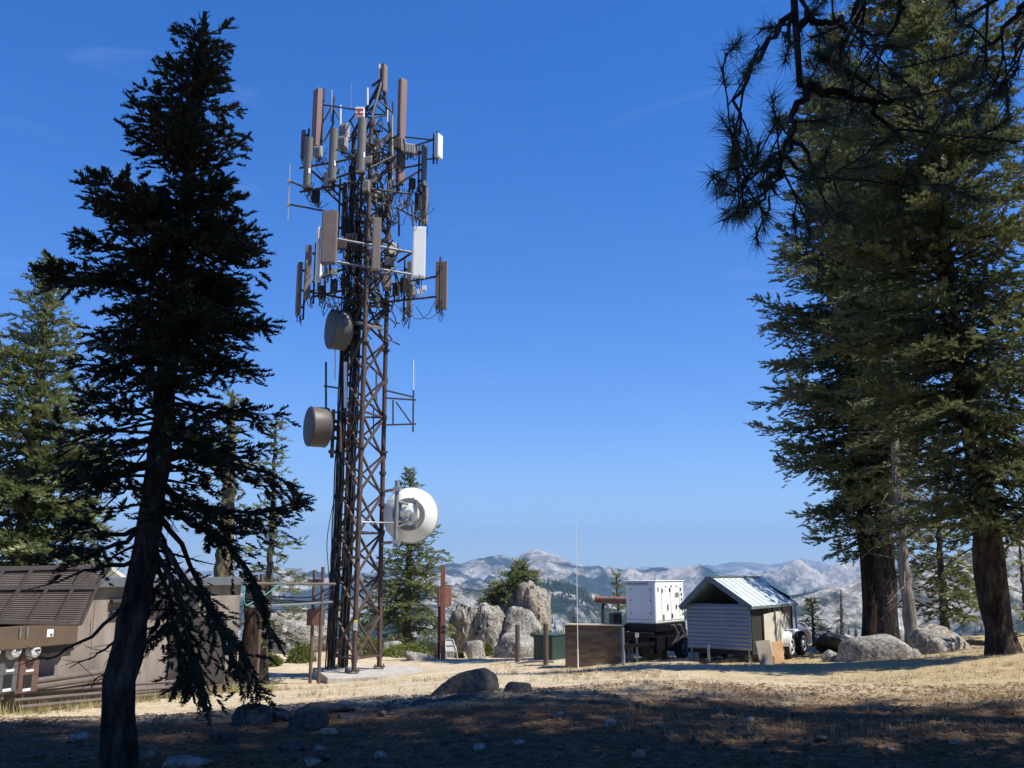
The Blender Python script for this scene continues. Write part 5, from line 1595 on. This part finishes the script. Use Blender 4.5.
for k in range(4):
    a0 = s0 + ax_f * (-.35 + .2 * k); a0 = np.array([*a0[:2], zb2 - .08]) + ax_r * .05
    cable_run("hose", [a0, a0 + ax_r * .12 + ZU * .03, a0 + ax_r * .15 - ZU * .25 + ax_f * .2, a0 - ZU * .5 + ax_f * .1], .022, pan_brown if k % 2 else cable_black, root)
for k in range(3):
    a0 = np.array([*(f0 - ax_r * (.35 - .1 * k) - ax_f * .1)[:2], gz0 + .55 - .05 * k])
    cable_run("hose", [a0, a0 - ax_f * .25 - ZU * .1, a0 - ax_f * .3 - ZU * .5 + ax_r * .1], .02, cable_black, root)
m = MB(); bq = cb_ + ax_f * .1 - ax_r * .1; gb = float(ground_z(bq[0], bq[1])); m.box([bq[0], bq[1], gb + .12], (.28, .2, .14), (ax_r, ax_f, ZU))
tag(m.build("wood_block", ply_pale, bevel=.01), "pale timber block on the dirt under the generator trailer", "wood block")

# exhaust pipe on a stand left of the generator
root = thing("pipe_stand", G(604, K(24)), "rusty horizontal pipe on a dark stand behind the plywood box", "pipe")
m = MB(); m.tube([P(596, 598.5, K(24)), P(600, 600, K(24)), P(628, 600.5, K(23.4))], .105, 14); m.build("pipe", rust, root, smooth=True)
m = MB(); m.tube([P(595.2, 598, K(24)), P(598, 599, K(24))], .13, 14); m.build("pipe_collar", rust, root, smooth=True)
g = G(604, K(24)); m = MB(); m.tube([g - [0, 0, .1], [g[0], K(24), P(604, 603, K(24))[2]]], .05, 10); m.build("stand", steel_dark, root, smooth=True)
root = thing("equipment_box", G(615, K(25)), "small dark grey equipment box between the rusty pipe and the generator", "equipment box")
rbox("body", 611, 620, 613, 640, K(25), .4, 15, steel_dark, root); rbox("cover", 610.5, 620.5, 611.5, 613, K(25), .45, 15, rru_grey, root)

# ------------------------------------------------------------------ tin roofed trailer
tin = pmat("tin_roof", [(.3, (.46, .54, .53)), (.7, (.60, .66, .64))], 1.5, .35, .05, 20, metallic=.0, spec=.5, stretch=(1, 1, .4))
tin_dark = paint("tin_edge", (.16, .19, .20), .45, .3)
corr = paint("corrugated_tin", (.27, .29, .33), .42, .35, .08, 2)
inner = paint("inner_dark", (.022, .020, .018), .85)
board = paint("board_tan", (.50, .46, .37), .8, 0, .12, 2)
HY = K(20.3)
gt_ = G(753, HY)
zb_ = P(753, 650.5, HY)[2]; zt_ = P(751.5, 606, HY)[2]
mid_p = np.array([*gt_[:2], (zb_ + zt_) / 2])
W = abs(on_axis(mid_p, 687.5, -ax_r)); Ln = abs(on_axis(np.array([*gt_[:2], zt_]), 795, ax_f)) * .93
root = thing("shelter_trailer", gt_, "two axle trailer under a pitched tin roof with a corrugated front wall", "trailer")
def TL(r, f, z): 
    """local: r 0 (left) .. W (right), f back from the front"""
    p = gt_ - ax_r * (W - r) + ax_f * f; return np.array([p[0], p[1], z])
def pbox(name, r0, r1, f0_, f1, z0, z1, mat, parent=root, bevel=0.0):
    m = MB(); m.box(TL((r0 + r1) / 2, (f0_ + f1) / 2, (z0 + z1) / 2), ((r1 - r0) / 2, (f1 - f0_) / 2, (z1 - z0) / 2), (ax_r, ax_f, ZU)); return m.build(name, mat, parent, bevel=bevel)
# corrugated front
m = MB(); nco = 11; prof = []
for i in range(nco * 6 + 1):
    z = zb_ + (zt_ - zb_) * i / (nco * 6); prof.append((z, .022 * abs(math.sin(math.pi * i / 6)) ** .7))
vs = []; fs_ = []
for i, (z, o_) in enumerate(prof):
    vs += [TL(.0, -o_, z), TL(W, -o_, z)]
    if i: fs_.append((2 * i - 2, 2 * i - 1, 2 * i + 1, 2 * i))
m.add(vs, fs_); fo_ = m.build("front_wall", corr, root)
sd = fo_.modifiers.new("thickness", 'SOLIDIFY'); sd.thickness = .006
m = MB(); m.box(TL(W * .66, -.03, zb_ + (zt_ - zb_) * .62), (.07, .012, .018), (ax_r, ax_f, ZU)); m.build("handle", galv, fo_)
pbox("floor_deck", 0, W, .03, Ln, zb_ - .12, zb_ - .01, inner)
pbox("left_wall", 0, .03, .04, Ln, zb_, zt_, inner)
pbox("back_wall", .04, W - .05, Ln - .03, Ln, zb_, zt_ + .2, inner)
# right side: studs and front plywood coloured near black for shade, a pale board
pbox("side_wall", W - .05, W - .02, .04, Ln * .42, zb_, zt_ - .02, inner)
for k in range(5): 
    m = MB(); f = .06 + (Ln - .15) * k / 4; m.box(TL(W - .008, f, (zb_ + zt_) / 2), (.014, .03, (zt_ - zb_) / 2 - .03), (ax_r, ax_f, ZU)); m.build("stud", inner, root)
pbox("rear_side_wall", W - .05, W - .02, Ln * .425, Ln - .04, zb_, zt_ - .02, paint("side_brown", (.17, .14, .11), .8))
m = MB(); m.prism([TL(W + .03, Ln * .24, zb_ - .25), TL(W + .03, Ln * .80, zb_ - .2), TL(W + .015, Ln * .84, zb_ + (zt_ - zb_) * .55), TL(W + .015, Ln * .66, zb_ + (zt_ - zb_) * .84), TL(W + .015, Ln * .26, zb_ + (zt_ - zb_) * .78)], ax_r * .02); bd = m.build("side_board", board, root); bd["label"] = "pale tan board covering the trailer's side"
# gable interior and roof
ridge = TL(W * .40, -.30, 0); 
zr = P(711, 577, ridge[1])[2]
r_pk = W * .42
ov = .22
def roof_plane(name, r_e, z_e, thick=.03):
    m = MB()
    a, b, c, d = TL(r_pk, -ov, zr), TL(r_pk, Ln + .15, zr), TL(r_e, Ln + .15, z_e), TL(r_e, -ov, z_e)
    nrm_ = unit(np.cross(b - a, d - a)); nrm_ = nrm_ if nrm_[2] > 0 else -nrm_
    m.prism([a, b, c, d], -nrm_ * thick)
    o = m.build(name, tin, root)
    ribs = MB()
    for k in range(10):
        t0 = k / 9
        p = a * (1 - t0) + b * t0; q = d * (1 - t0) + c * t0
        ribs.bar(p + nrm_ * .008, q + nrm_ * .008, .035, .022, up=nrm_)
    ribs.build("rib", tin, o)
    e = MB(); e.bar(a - ZU * .02 - ax_f * .012, d - ZU * .02 - ax_f * .012, .022, .13, up=nrm_); e.build("barge_board", tin_dark, o)
    e = MB(); e.bar(d - ZU * .02, c - ZU * .02, .03, .07); e.build("eave_trim", tin_dark, o)
    return o
roof_plane("roof", W + .10, zt_ - .02)
roof_plane("roof", -.10, zt_ - .06)
m = MB(); m.bar(TL(r_pk, -ov - .01, zr + .012), TL(r_pk, Ln + .16, zr + .012), .14, .02); m.build("ridge_cap", tin_dark, root)
m = MB(); m.prism([TL(.05, Ln - .06, zt_ + .19), TL(W - .05, Ln - .06, zt_ + .19), TL(r_pk, Ln - .06, zr - .05)], ax_f * .03); m.build("back_gable", inner, root)
m = MB(); m.bar(TL(0, .02, zt_ + .022), TL(W, .02, zt_ + .022), .05, .04); m.build("top_rail", tin_dark, root)
m = MB(); m.lathe(TL(W * .86, .15, zt_ + .12), (0, 0, 1), [(-.1, .10), (.0, .13), (.07, .09), (.11, .0)], 14); m.build("sack", white_paint, root, smooth=True)
for f in (.02, Ln * .5, Ln + .08):
    m = MB(); m.bar(TL(W + .06, f, zb_ - .1), TL(W + .05, f, zt_ - .05), .04, .04); 
    if f > 1: m.build("post", tin_dark, root)
# underframe, legs, wheels
gzT = lambda p: float(ground_z(p[0], p[1]))
for r_ in (.08, W - .1):
    p = TL(r_, .05, 0); m = MB(); m.bar(np.array([*p[:2], gzT(p) - .03]), np.array([*p[:2], zb_ - .01]), .06, .06); m.build("support_leg", galv, root)
pbox("chassis_rail", .25, .33, .1, Ln, zb_ - .28, zb_ - .125, black); pbox("chassis_rail", W - .33, W - .25, .1, Ln, zb_ - .28, zb_ - .125, black)
m = MB()
for s_ in (.3, W - .3): m.bar(TL(s_, .1, zb_ - .22), TL(W * .5, -1.0, zb_ - .3), .07, .09)
m.build("drawbar", black, root)
m = MB(); p = TL(W * .5, -.75, 0); m.tube([[*p[:2], gzT(p)], [*p[:2], gzT(p) + .45]], .035, 8); m.build("jockey_stand", galv, root, smooth=True)
for k in range(3): 
    p = TL(.5 + .3 * k, .3, gzT(TL(.5, .3, 0)) + .1)
wf = []
gW = None
for px in (786.8, 799.0):
    p0 = TL(W + .02, 0, gt_[2] + .3); f = on_axis(p0, px, ax_f); wf.append(f)
for f in wf:
    for r_, s_ in ((W + .06, 1), (-.08, -1)):
        c = TL(r_, f, 0); c[2] = gzT(c) + .33
        wheel(c, ax_r * s_, .335, .21, root)
        if s_ == 1: wz = c[2]
m = MB()
fm0, fm1 = wf[0], wf[1]; zc_ = wz
arc = [(fm0 + .43 * math.cos(a), zc_ + .43 * math.sin(a)) for a in np.linspace(math.pi, math.pi / 2, 8)] + [(fm1 + .43 * math.cos(a), zc_ + .43 * math.sin(a)) for a in np.linspace(math.pi / 2, 0, 8)]
vs = []; fs_ = []
for i, (f, z) in enumerate(arc):
    vs += [TL(W + .0, f, z), TL(W + .26, f, z), TL(W + .27, f, z - .05)]
    if i: fs_ += [(3 * i - 3, 3 * i - 2, 3 * i + 1, 3 * i), (3 * i - 2, 3 * i - 1, 3 * i + 2, 3 * i + 1)]
m.add(vs, fs_); mg = m.build("mudguard", white_paint, root); md = mg.modifiers.new("thickness", 'SOLIDIFY'); md.thickness = .015
# clutter under the front
for k in range(5):
    a0 = TL(.3 + .25 * k, .2 + .1 * k, zb_ - .2)
    cable_run("hose", [a0, a0 - ZU * .25 + ax_r * .1, a0 - ZU * .3 + ax_r * .25 - ax_f * .1, a0 + ax_r * .4], .018, cable_black, root)

# boards leaning on the trailer
ply_grey = pmat("grey_plywood", [(.3, (.19, .16, .115)), (.7, (.29, .25, .185))], 2.5, .85, .2, 20, stretch=(1, 1, .4))
ply_orange = pmat("orange_plywood", [(.3, (.36, .20, .085)), (.7, (.55, .34, .16))], 2.5, .8, .2, 20, stretch=(2, 2, .3))
def leaning(corners, Y, lean, mat, name, lab):
    """corners bl, br, tr, tl in photo px; lean: how much further back the top edge is"""
    bl, br, tr_, tl = [P(px, py, Y + (lean if i > 1 else 0)) for i, (px, py) in enumerate(corners)]
    m = MB(); m.prism([bl, br, tr_, tl], (0, .025, .004)); tag(m.build(name, mat), lab, "board")
leaning([(760.5, 666), (775, 665), (769.5, 640), (755.5, 641.5)], K(19.3), .35, ply_grey, "plywood_board", "grey weathered board leaning on the trailer's front corner")
leaning([(775.5, 665), (785, 663.5), (782, 641), (771.5, 642)], K(19.6), .35, ply_orange, "plywood_board", "orange brown board leaning beside the trailer wheels")
# dark tarp covered heap and pale metal sheet on the right
v, f = rock_geo(88, (.55, .4, .38), 4, 9, .10); o = raw_mesh("tarp_heap", v, f, paint("tarp_black", (.016, .017, .02), .55, 0, .3, 6), smooth=True)
p = G(838, K(23.2)); o.location = (p[0], p[1], p[2] + .22); tag(o, "low heap under a black tarp behind the sloping boulder", "tarp heap")
m = MB(); m.prism([P(843, 652, K(21.2)), P(862, 650, K(21.2)), P(864, 645.5, K(21.9)), P(843, 646, K(21.9))], (0, .01, .03)); tag(m.build("metal_sheet", tin), "pale sheet of metal lying tilted behind the small stone", "metal sheet")
# fallen bleached log between boulder and trunk
p0, p1 = G(955, K(21.5)), G(990, K(20.0)); m = MB(); m.tube([p0 + [0, 0, .08], (p0 + p1) / 2 + [0, 0, .14], p1 + [0, 0, .1]], [.09, .08, .06], 8)
tag(m.build("fallen_log", bark_grey, smooth=True), "grey fallen log lying between the cream boulder and the thick trunk", "log")

# ------------------------------------------------------------------ equipment shed on the left
shed_wall = pmat("shed_wall_paint", [(.3, (.205, .170, .142)), (.7, (.275, .235, .20))], 1.2, .8, .15, 30, spec=.25, stretch=(1, 1, .35), second=(2.2, .30))
fascia_m = paint("fascia_blue_grey", (.105, .12, .135), .6, 0, .1, 3)
cab_brown = paint("cabinet_brown", (.11, .078, .05), .6, 0, .12, 3)
lattice_m = paint("lattice_brown", (.085, .066, .057), .55, 0, .15, 5)
pipe_m = paint("conduit_brown", (.16, .13, .11), .5, .2, .15, 6)
A0 = P(235, 693, K(18.0)); A0[2] = float(ground_z(A0[0], K(18.0)))
Bq = P(-70, 725, 14.2)[:2]
wd_ = unit([Bq[0] - A0[0], Bq[1] - A0[1], 0]); wn = np.array([-wd_[1], wd_[0], 0]); wn = wn if wn[1] < 0 else -wn
if np.dot(wn, [0, -1, 0]) < 0: wn = -wn
def WH(px, py, off=0.0):
    d = ray(px, py); o = np.array([0, 0, CAMZ]); q = A0 + wn * off
    t = np.dot(q - o, wn) / np.dot(d, wn); return o + d * t
def WS(px, py, off=0.0):
    p = WH(px, py, off); return float(np.dot(p - A0, wd_)), float(p[2])
def wbox(name, s0_, s1, z0, z1, o0, o1, mat, parent, bevel=0.0):
    c = A0 + wd_ * (s0_ + s1) / 2 + wn * (o0 + o1) / 2; c = np.array([c[0], c[1], (z0 + z1) / 2])
    m = MB(); m.box(c, (abs(s1 - s0_) / 2, abs(o1 - o0) / 2, (z1 - z0) / 2), (wd_, wn, ZU)); return m.build(name, mat, parent, bevel=bevel)
shed = thing("equipment_shed", A0, "low flat roofed brown equipment shed behind the leaning fir", "shed")
z_roof = P(240, 577, K(18.0))[2]; z_wall = P(240, 585, K(18.0))[2]
LEN = 9.5; zb_ = A0[2] - .35
wbox("wall", 0, LEN, zb_, z_wall, -3.2, 0, shed_wall, shed)
wbox("roof", -.12, LEN + .1, z_wall + .003, z_roof, -3.3, .16, fascia_m, shed, bevel=.01)
m = MB()
for k in range(8):
    s_ = .02 + k * 1.2; c = A0 + wd_ * s_ + wn * .004; m.box([c[0], c[1], (zb_ + z_wall) / 2], (.006, .004, (z_wall - zb_) / 2), (wd_, wn, ZU))
m.build("panel_joint", pan_brown, shed)
# dark sheet standing in for branch shade, and low hatch, behind the drooping limbs
sa, za = WS(170, 618); sb, zb3 = WS(222, 682)
wbox("wall_shade_sheet", sb, sa, zb3, za, .003, .05, steel_dark, shed, bevel=.005)
sa, za = WS(204, 684); sb, zb3 = WS(188, 700)
wbox("hatch", WS(238, 690)[0] + .25, WS(186, 690)[0], A0[2] + .05, A0[2] + .42, .003, .03, cab_brown, shed)
# horizontal conduits on the wall
for y0 in (602, 613):
    s0_, z0 = WS(108, y0); s1, z1 = WS(196, y0 - 3); m = MB()
    m.tube([A0 + wd_ * s0_ + wn * .07 + ZU * (z0 - A0[2]), A0 + wd_ * s1 + wn * .07 + ZU * (z0 - A0[2])], .045, 10); m.build("conduit", steel_dark, shed, smooth=True)
# cabinets with a row of meters, in front of the wall's left part
OFF = .45
s_r, z_a = WS(79, 622, OFF); s_l, _ = WS(-60, 622, OFF); _, z_b = WS(60, 645, OFF)
cabn = wbox("cabinet", s_r, s_l, z_b, z_a, .05, OFF, cab_brown, shed, bevel=.01)
for px in (19, 26): 
    s_, z_ = WS(px, 632, OFF); wbox("handle", s_ - .012, s_ + .012, z_ - .07, z_ + .07, OFF + .004, OFF + .03, galv, cabn)
s_, z_ = WS(50, 633, OFF); st_ = wbox("sticker", s_ - .07, s_ + .07, z_ - .06, z_ + .06, OFF + .002, OFF + .006, white_paint, cabn)
st2 = wbox("sticker_print", s_ - .05, s_ + .0, z_ - .05, z_ - .01, OFF + .0065, OFF + .008, steel_dark, st_)
# recess, a black sheet standing in for its shade, and side post below
s0_, z0 = WS(24, 656, .1); s1, z1 = WS(76, 645, .1)
wbox("recess_shade_sheet", s1, s0_, z0, z_b - .003, .003, .06, cable_black, shed)
meter_grey = paint("meter_grey", (.10, .10, .10), .5); meter_brown = paint("meter_brown", (.125, .072, .058), .5)
glass_m = paint("meter_glass", (.55, .56, .55), .15)
for k, (x0, x1, mat) in enumerate([(-1, 18, meter_grey), (19.5, 37, meter_brown), (-22, -3, meter_brown)]):
    sA, zA = WS(x0, 646, .3); sB, zB = WS(x1, 691, .3)
    bx = wbox("meter_box", sB, sA, zB, z_b - .004, .06, .3, mat, shed, bevel=.008)
    bx["label"] = ["grey meter box", "brown meter box", "brown meter box cut off by the photo's edge"][k]
    s_m = (sA + sB) / 2; c = A0 + wd_ * s_m + wn * .3; c[2] = WS((x0 + x1) / 2, 651, .3)[1]
    m = MB(); m.lathe(c, wn, [(.002, .12), (.05, .12), (.055, .11), (.12, .10), (.14, .07), (.15, 0)], 24); mt = m.build("meter", glass_m, bx, smooth=True)
    m = MB(); m.lathe(c, wn, [(.002, .135), (.035, .135), (.04, .122), (.0415, .0)], 24); m.build("meter_ring", galv, bx, smooth=True)
    m = MB(); m.box(c + wn * .153 + ZU * .015, (.05, .003, .016), (wd_, wn, ZU)); m.build("meter_dial", steel_dark, mt)
    zl = WS((x0 + x1) / 2, 671, .3)[1]; wbox("label_strip", s_m - .11, s_m + .05, zl - .012, zl + .02, .302, .306, white_paint, bx)
    zl = WS((x0 + x1) / 2, 681, .3)[1]; wbox("breaker_window", s_m - .085, s_m + .085, zl - .1, zl + .1, .302, .31, cable_black, bx)
    wbox("switch_label", s_m - .08, s_m + .08, zl - .15, zl - .11, .302, .306, white_paint, bx)
    wbox("box_seam", sB + .01, sA - .01, WS(x1, 674, .3)[1] - .004, WS(x1, 674, .3)[1] + .004, .3005, .303, steel_dark, bx)
    # conduit elbow sweeping down and along the ground
    p = A0 + wd_ * s_m + wn * .2; p = np.array([p[0], p[1], zB + .02])
    zl2 = float(ground_z(p[0], p[1])) + .42 - .06 * k
    pts = [p, p - ZU * .15, np.array([*p[:2], zl2 + .12]) - wd_ * .02, np.array([*p[:2], zl2]) - wd_ * .14, np.array([*p[:2], zl2]) - wd_ * (1.2), np.array([*p[:2], zl2]) - wd_ * (2.6 + .3 * k)]
    pts = [np.asarray(q) for q in pts]
    cable_run("conduit", pts, .05, pipe_m, shed, 10)
for k in range(3):
    o_ = .36 - .10 * k
    m = MB(); a = A0 + wd_ * 1.6 + wn * o_; b = A0 + wd_ * 6.8 + wn * o_; a[2] = float(ground_z(a[0], a[1])) + .10 + .10 * k; b[2] = float(ground_z(b[0], b[1])) + .10 + .10 * k; m.tube([a, b], .030, 10); m.build("conduit", pipe_m, shed, smooth=True)
# slanting pipes at the wall's foot behind the trunk
for k in range(3):
    a, b = WH(143 + 4 * k, 708, .25), WH(186 + 2 * k, 672, .12); m = MB(); m.tube([a, b], .05, 10); m.build("conduit", steel_dark, shed, smooth=True)
# louvred screen leaning over the cabinets
TLq, TRq, BRq, BLq = WH(-70, 571, .22), WH(104, 567, .22), WH(79, 624, .40), WH(-120, 620, .40)
screen = thing("louvre_screen", (BRq + BLq) / 2, "tilted brown louvred metal screen above the meter cabinets", "louvred screen")
def Q(u, v): return (BLq * (1 - u) + BRq * u) * (1 - v) + (TLq * (1 - u) + TRq * u) * v
nq = unit(np.cross(BRq - BLq, TLq - BLq)); nq = nq if nq[1] < 0 else -nq
m = MB()
for i in range(27):
    v = (i + .5) / 27; m.bar(Q(0, v), Q(1, v), .022, .014, up=unit(nq + .5 * ZU))
m.build("slats", lattice_m, screen)["kind"] = "thing"
m = MB()
for u in (.0, .20, .36, .52, .68, .84, 1.0):
    m.bar(Q(u, 0) + nq * .035, Q(u, 1) + nq * .035, .06, .03, up=nq)
for v in (0.0, .62, 1.0): m.bar(Q(0, v) + nq * .036, Q(1, v) + nq * .036, .07, .028, up=nq)
m.build("frame", steel_dark, screen)
m = MB(); m.prism([Q(0, 0) - nq * .12, Q(1, 0) - nq * .12, Q(1, 1) - nq * .12, Q(0, 1) - nq * .12], -nq * .02); m.build("backing", cable_black, screen)
# little thing of pale timber on the roof
m = MB(); c = P(110, 573, K(19.5)); m.prism([c + [-.25, 0, -.1], c + [.3, 0, -.1], c + [-.1, 0, .18]], (0, .3, 0)); tag(m.build("roof_vent", board), "small pale gabled vent on the shed roof beside the trunk", "roof vent")

# ------------------------------------------------------------------ ground cover: stuff
def on_ground(px, py):
    d = ray(px, py); Yk = np.full(np.shape(px), 14.0)
    return d
def tufts_of_grass(n, area, seed, h, mat, name, label, mask=None, blades=7):
    r = np.random.default_rng(seed)
    x = r.uniform(area[0], area[1], n); y = r.uniform(area[2], area[3], n)
    keep = fbm(np.stack([x * .5, y * .5, x * 0], -1), 3) > (mask if mask is not None else -9)
    x, y = x[keep], y[keep]; n = len(x); z = ground_z(x, y)
    a = r.uniform(0, 6.28, (n, blades)); l = h * r.uniform(.35, 1.1, (n, blades)); ln = r.uniform(.25, 1.1, (n, blades))
    b = np.stack([x, y, z - .005], -1)[:, None] + np.stack([r.normal(0, .03, (n, blades)), r.normal(0, .03, (n, blades)), np.zeros((n, blades))], -1)
    d = np.stack([np.cos(a) * ln, np.sin(a) * ln, np.ones_like(a)], -1); d = nrm(d)
    s = np.stack([-np.sin(a), np.cos(a), a * 0], -1) * .004
    tri = np.stack([b - s, b + s, b + d * l[..., None]], 2).reshape(-1, 3)
    o = raw_mesh(name, tri, np.arange(len(tri)).reshape(-1, 3), mat); tag(o, label, "grass", kind="stuff")
straw = pmat("dry_straw", [(.3, (.26, .19, .09)), (.7, (.46, .37, .20))], 2, .8, spec=.2)
tufts_of_grass(9000, (1, 18, 9, 30), 21, .09, straw, "dry_grass", "short dry yellow grass on the lit ground towards the big trees", -.1)
tufts_of_grass(2600, (-11, 3, 16, 40), 22, .16, straw, "dry_grass", "scattered dry grass tufts on the bare dirt around the tower", .12)
gr_w = pmat("wall_grass", [(.3, (.20, .17, .07)), (.7, (.36, .32, .15))], 2, .8, spec=.2)
r_ = np.random.default_rng(31)
tri = []
for k in range(520):
    s_ = r_.uniform(-.6, 7.5) if k > 170 else r_.uniform(-.9, .6); o_ = abs(r_.normal(.35, .3)); p = A0 + wd_ * s_ + wn * o_; z = float(ground_z(p[0], p[1]))
    for j in range(6):
        a = r_.uniform(0, 6.28); l = r_.uniform(.07, .27); b = np.array([p[0] + r_.normal(0, .03), p[1] + r_.normal(0, .03), z])
        d = unit([math.cos(a) * .4, math.sin(a) * .4, 1]); s = np.array([-math.sin(a), math.cos(a), 0]) * .005
        tri += [b - s, b + s, b + d * l]
o = raw_mesh("wall_grass", np.array(tri), np.arange(len(tri)).reshape(-1, 3), gr_w); tag(o, "tall dry grass growing along the foot of the shed wall", "grass", kind="stuff")
# pine litter: needles, cones, twigs and pebbles
def litter(n, seed, area, size, mat, name, label, flat=.15):
    r = np.random.default_rng(seed)
    x = r.uniform(area[0], area[1], n); y = area[2] + (area[3] - area[2]) * r.random(n) ** 1.4
    x = x * (.5 + .5 * y / area[3])
    z = ground_z(x, y); a = r.uniform(0, 6.28, n); l = size * r.uniform(.4, 1.5, n) ; w = l * r.uniform(.06, .3, n)
    t = r.normal(0, flat, n)
    c = np.stack([x, y, z + .012], -1); d = nrm(np.stack([np.cos(a), np.sin(a), t], -1)); s = np.stack([-np.sin(a), np.cos(a), a * 0], -1)
    u = np.array([0, 0, 1.0])
    v = np.stack([c - d * l[:, None] / 2, c - s * w[:, None] / 2, c + d * l[:, None] / 2, c + s * w[:, None] / 2, c + u * w[:, None] * .6 + 0 * c], 1)
    f = np.array([[0, 1, 4], [1, 2, 4], [2, 3, 4], [3, 0, 4]])[None] + (np.arange(n) * 5)[:, None, None]
    o = raw_mesh(name, v.reshape(-1, 3), f.reshape(-1, 3), mat); tag(o, label, "litter", kind="stuff")
lit_m = pmat("litter_bits", [(.3, (.05, .03, .018)), (.55, (.15, .095, .055)), (.75, (.30, .22, .14))], 9, .9, spec=.1)
litter(42000, 41, (-11, 11, 5.5, 14), .08, lit_m, "pine_litter", "pine needles, bark flakes and twigs littering the shaded ground", .25)
litter(14000, 42, (-11, 18, 12, 34), .06, pmat("gravel_bits", [(.3, (.16, .12, .08)), (.7, (.42, .36, .27))], 9, .9), "gravel", "small stones and chips scattered over the sunlit dirt", .1)

# bushes
bush_m = pmat("bush_leaves", [(.3, (.085, .11, .02)), (.6, (.17, .20, .04)), (.8, (.26, .28, .07))], 2, .55, spec=.35, trans=.25)
sage_m = pmat("sage_leaves", [(.3, (.09, .11, .06)), (.8, (.20, .22, .12))], 2, .6, spec=.3, trans=.2)
def bush(px, Y, w, h, seed, label, mat=bush_m, n=1500, leaf=.06, loose=False):
    Y = K(Y); r = np.random.default_rng(seed); g = G(px, Y)
    root = thing("bush", g, label, "bush")
    v = r.normal(size=(n, 3)); v = nrm(v) * r.uniform(.45, 1, (n, 1)) ** .5
    v = v * np.array([w / 2, w * .4, h]) * (1 + .35 * fbm(v * 2.2 + seed, 3)[:, None]); v[:, 2] = np.abs(v[:, 2])
    c = g + v; d = nrm(v + r.normal(0, .5, (n, 3)) * w * .3); q = nrm(np.cross(d, r.normal(size=(n, 3))))
    l = leaf * r.uniform(.6, 1.4, (n, 1))
    tri = np.stack([c - q * l * .35, c + d * l, c + q * l * .35, c - d * l * .6], 1).reshape(-1, 3)
    raw_mesh("foliage", tri, np.arange(len(tri)).reshape(-1, 4), mat, root)
    m = MB()
    for k in range(26):
        p = g + v[k] * .85; m.tube([g + [0, 0, -.03], (g + p) / 2 + r.normal(0, .04, 3), p], [.012, .008, .003], 4, cap=False)
    m.build("stems", bark_grey, root)
bush(268, 28.5, 1.0, .42, 1, "low yellow green bush beside the shed's end", n=1600)
bush(301, 29.5, 1.1, .62, 2, "rounded yellow green bush before the big pale boulder", n=2000)
bush(405, 31.0, 1.9, .5, 3, "spreading green bush between the tower and the cream boulder", n=2200)
bush(425, 31.6, 1.2, .7, 4, "darker green bush beneath the dish and fir", mat=sage_m, n=1500)
bush(368, 31.0, 1.1, .75, 5, "yellow green bush seen through the tower legs", n=1500)
bush(487, 32.2, .5, .55, 6, "small green shrub in a gap of the outcrop", n=700)
bush(560, 33, 2.4, .95, 7, "green bush spreading behind the green cabinet", n=2600)
bush(459, 31.2, .4, .3, 8, "tiny green plant by the framed grey panel", n=400)
bush(262, 12.9, .75, .42, 9, "straggly dull green plant on the edge of the shade", mat=sage_m, n=420, leaf=.035) if False else None
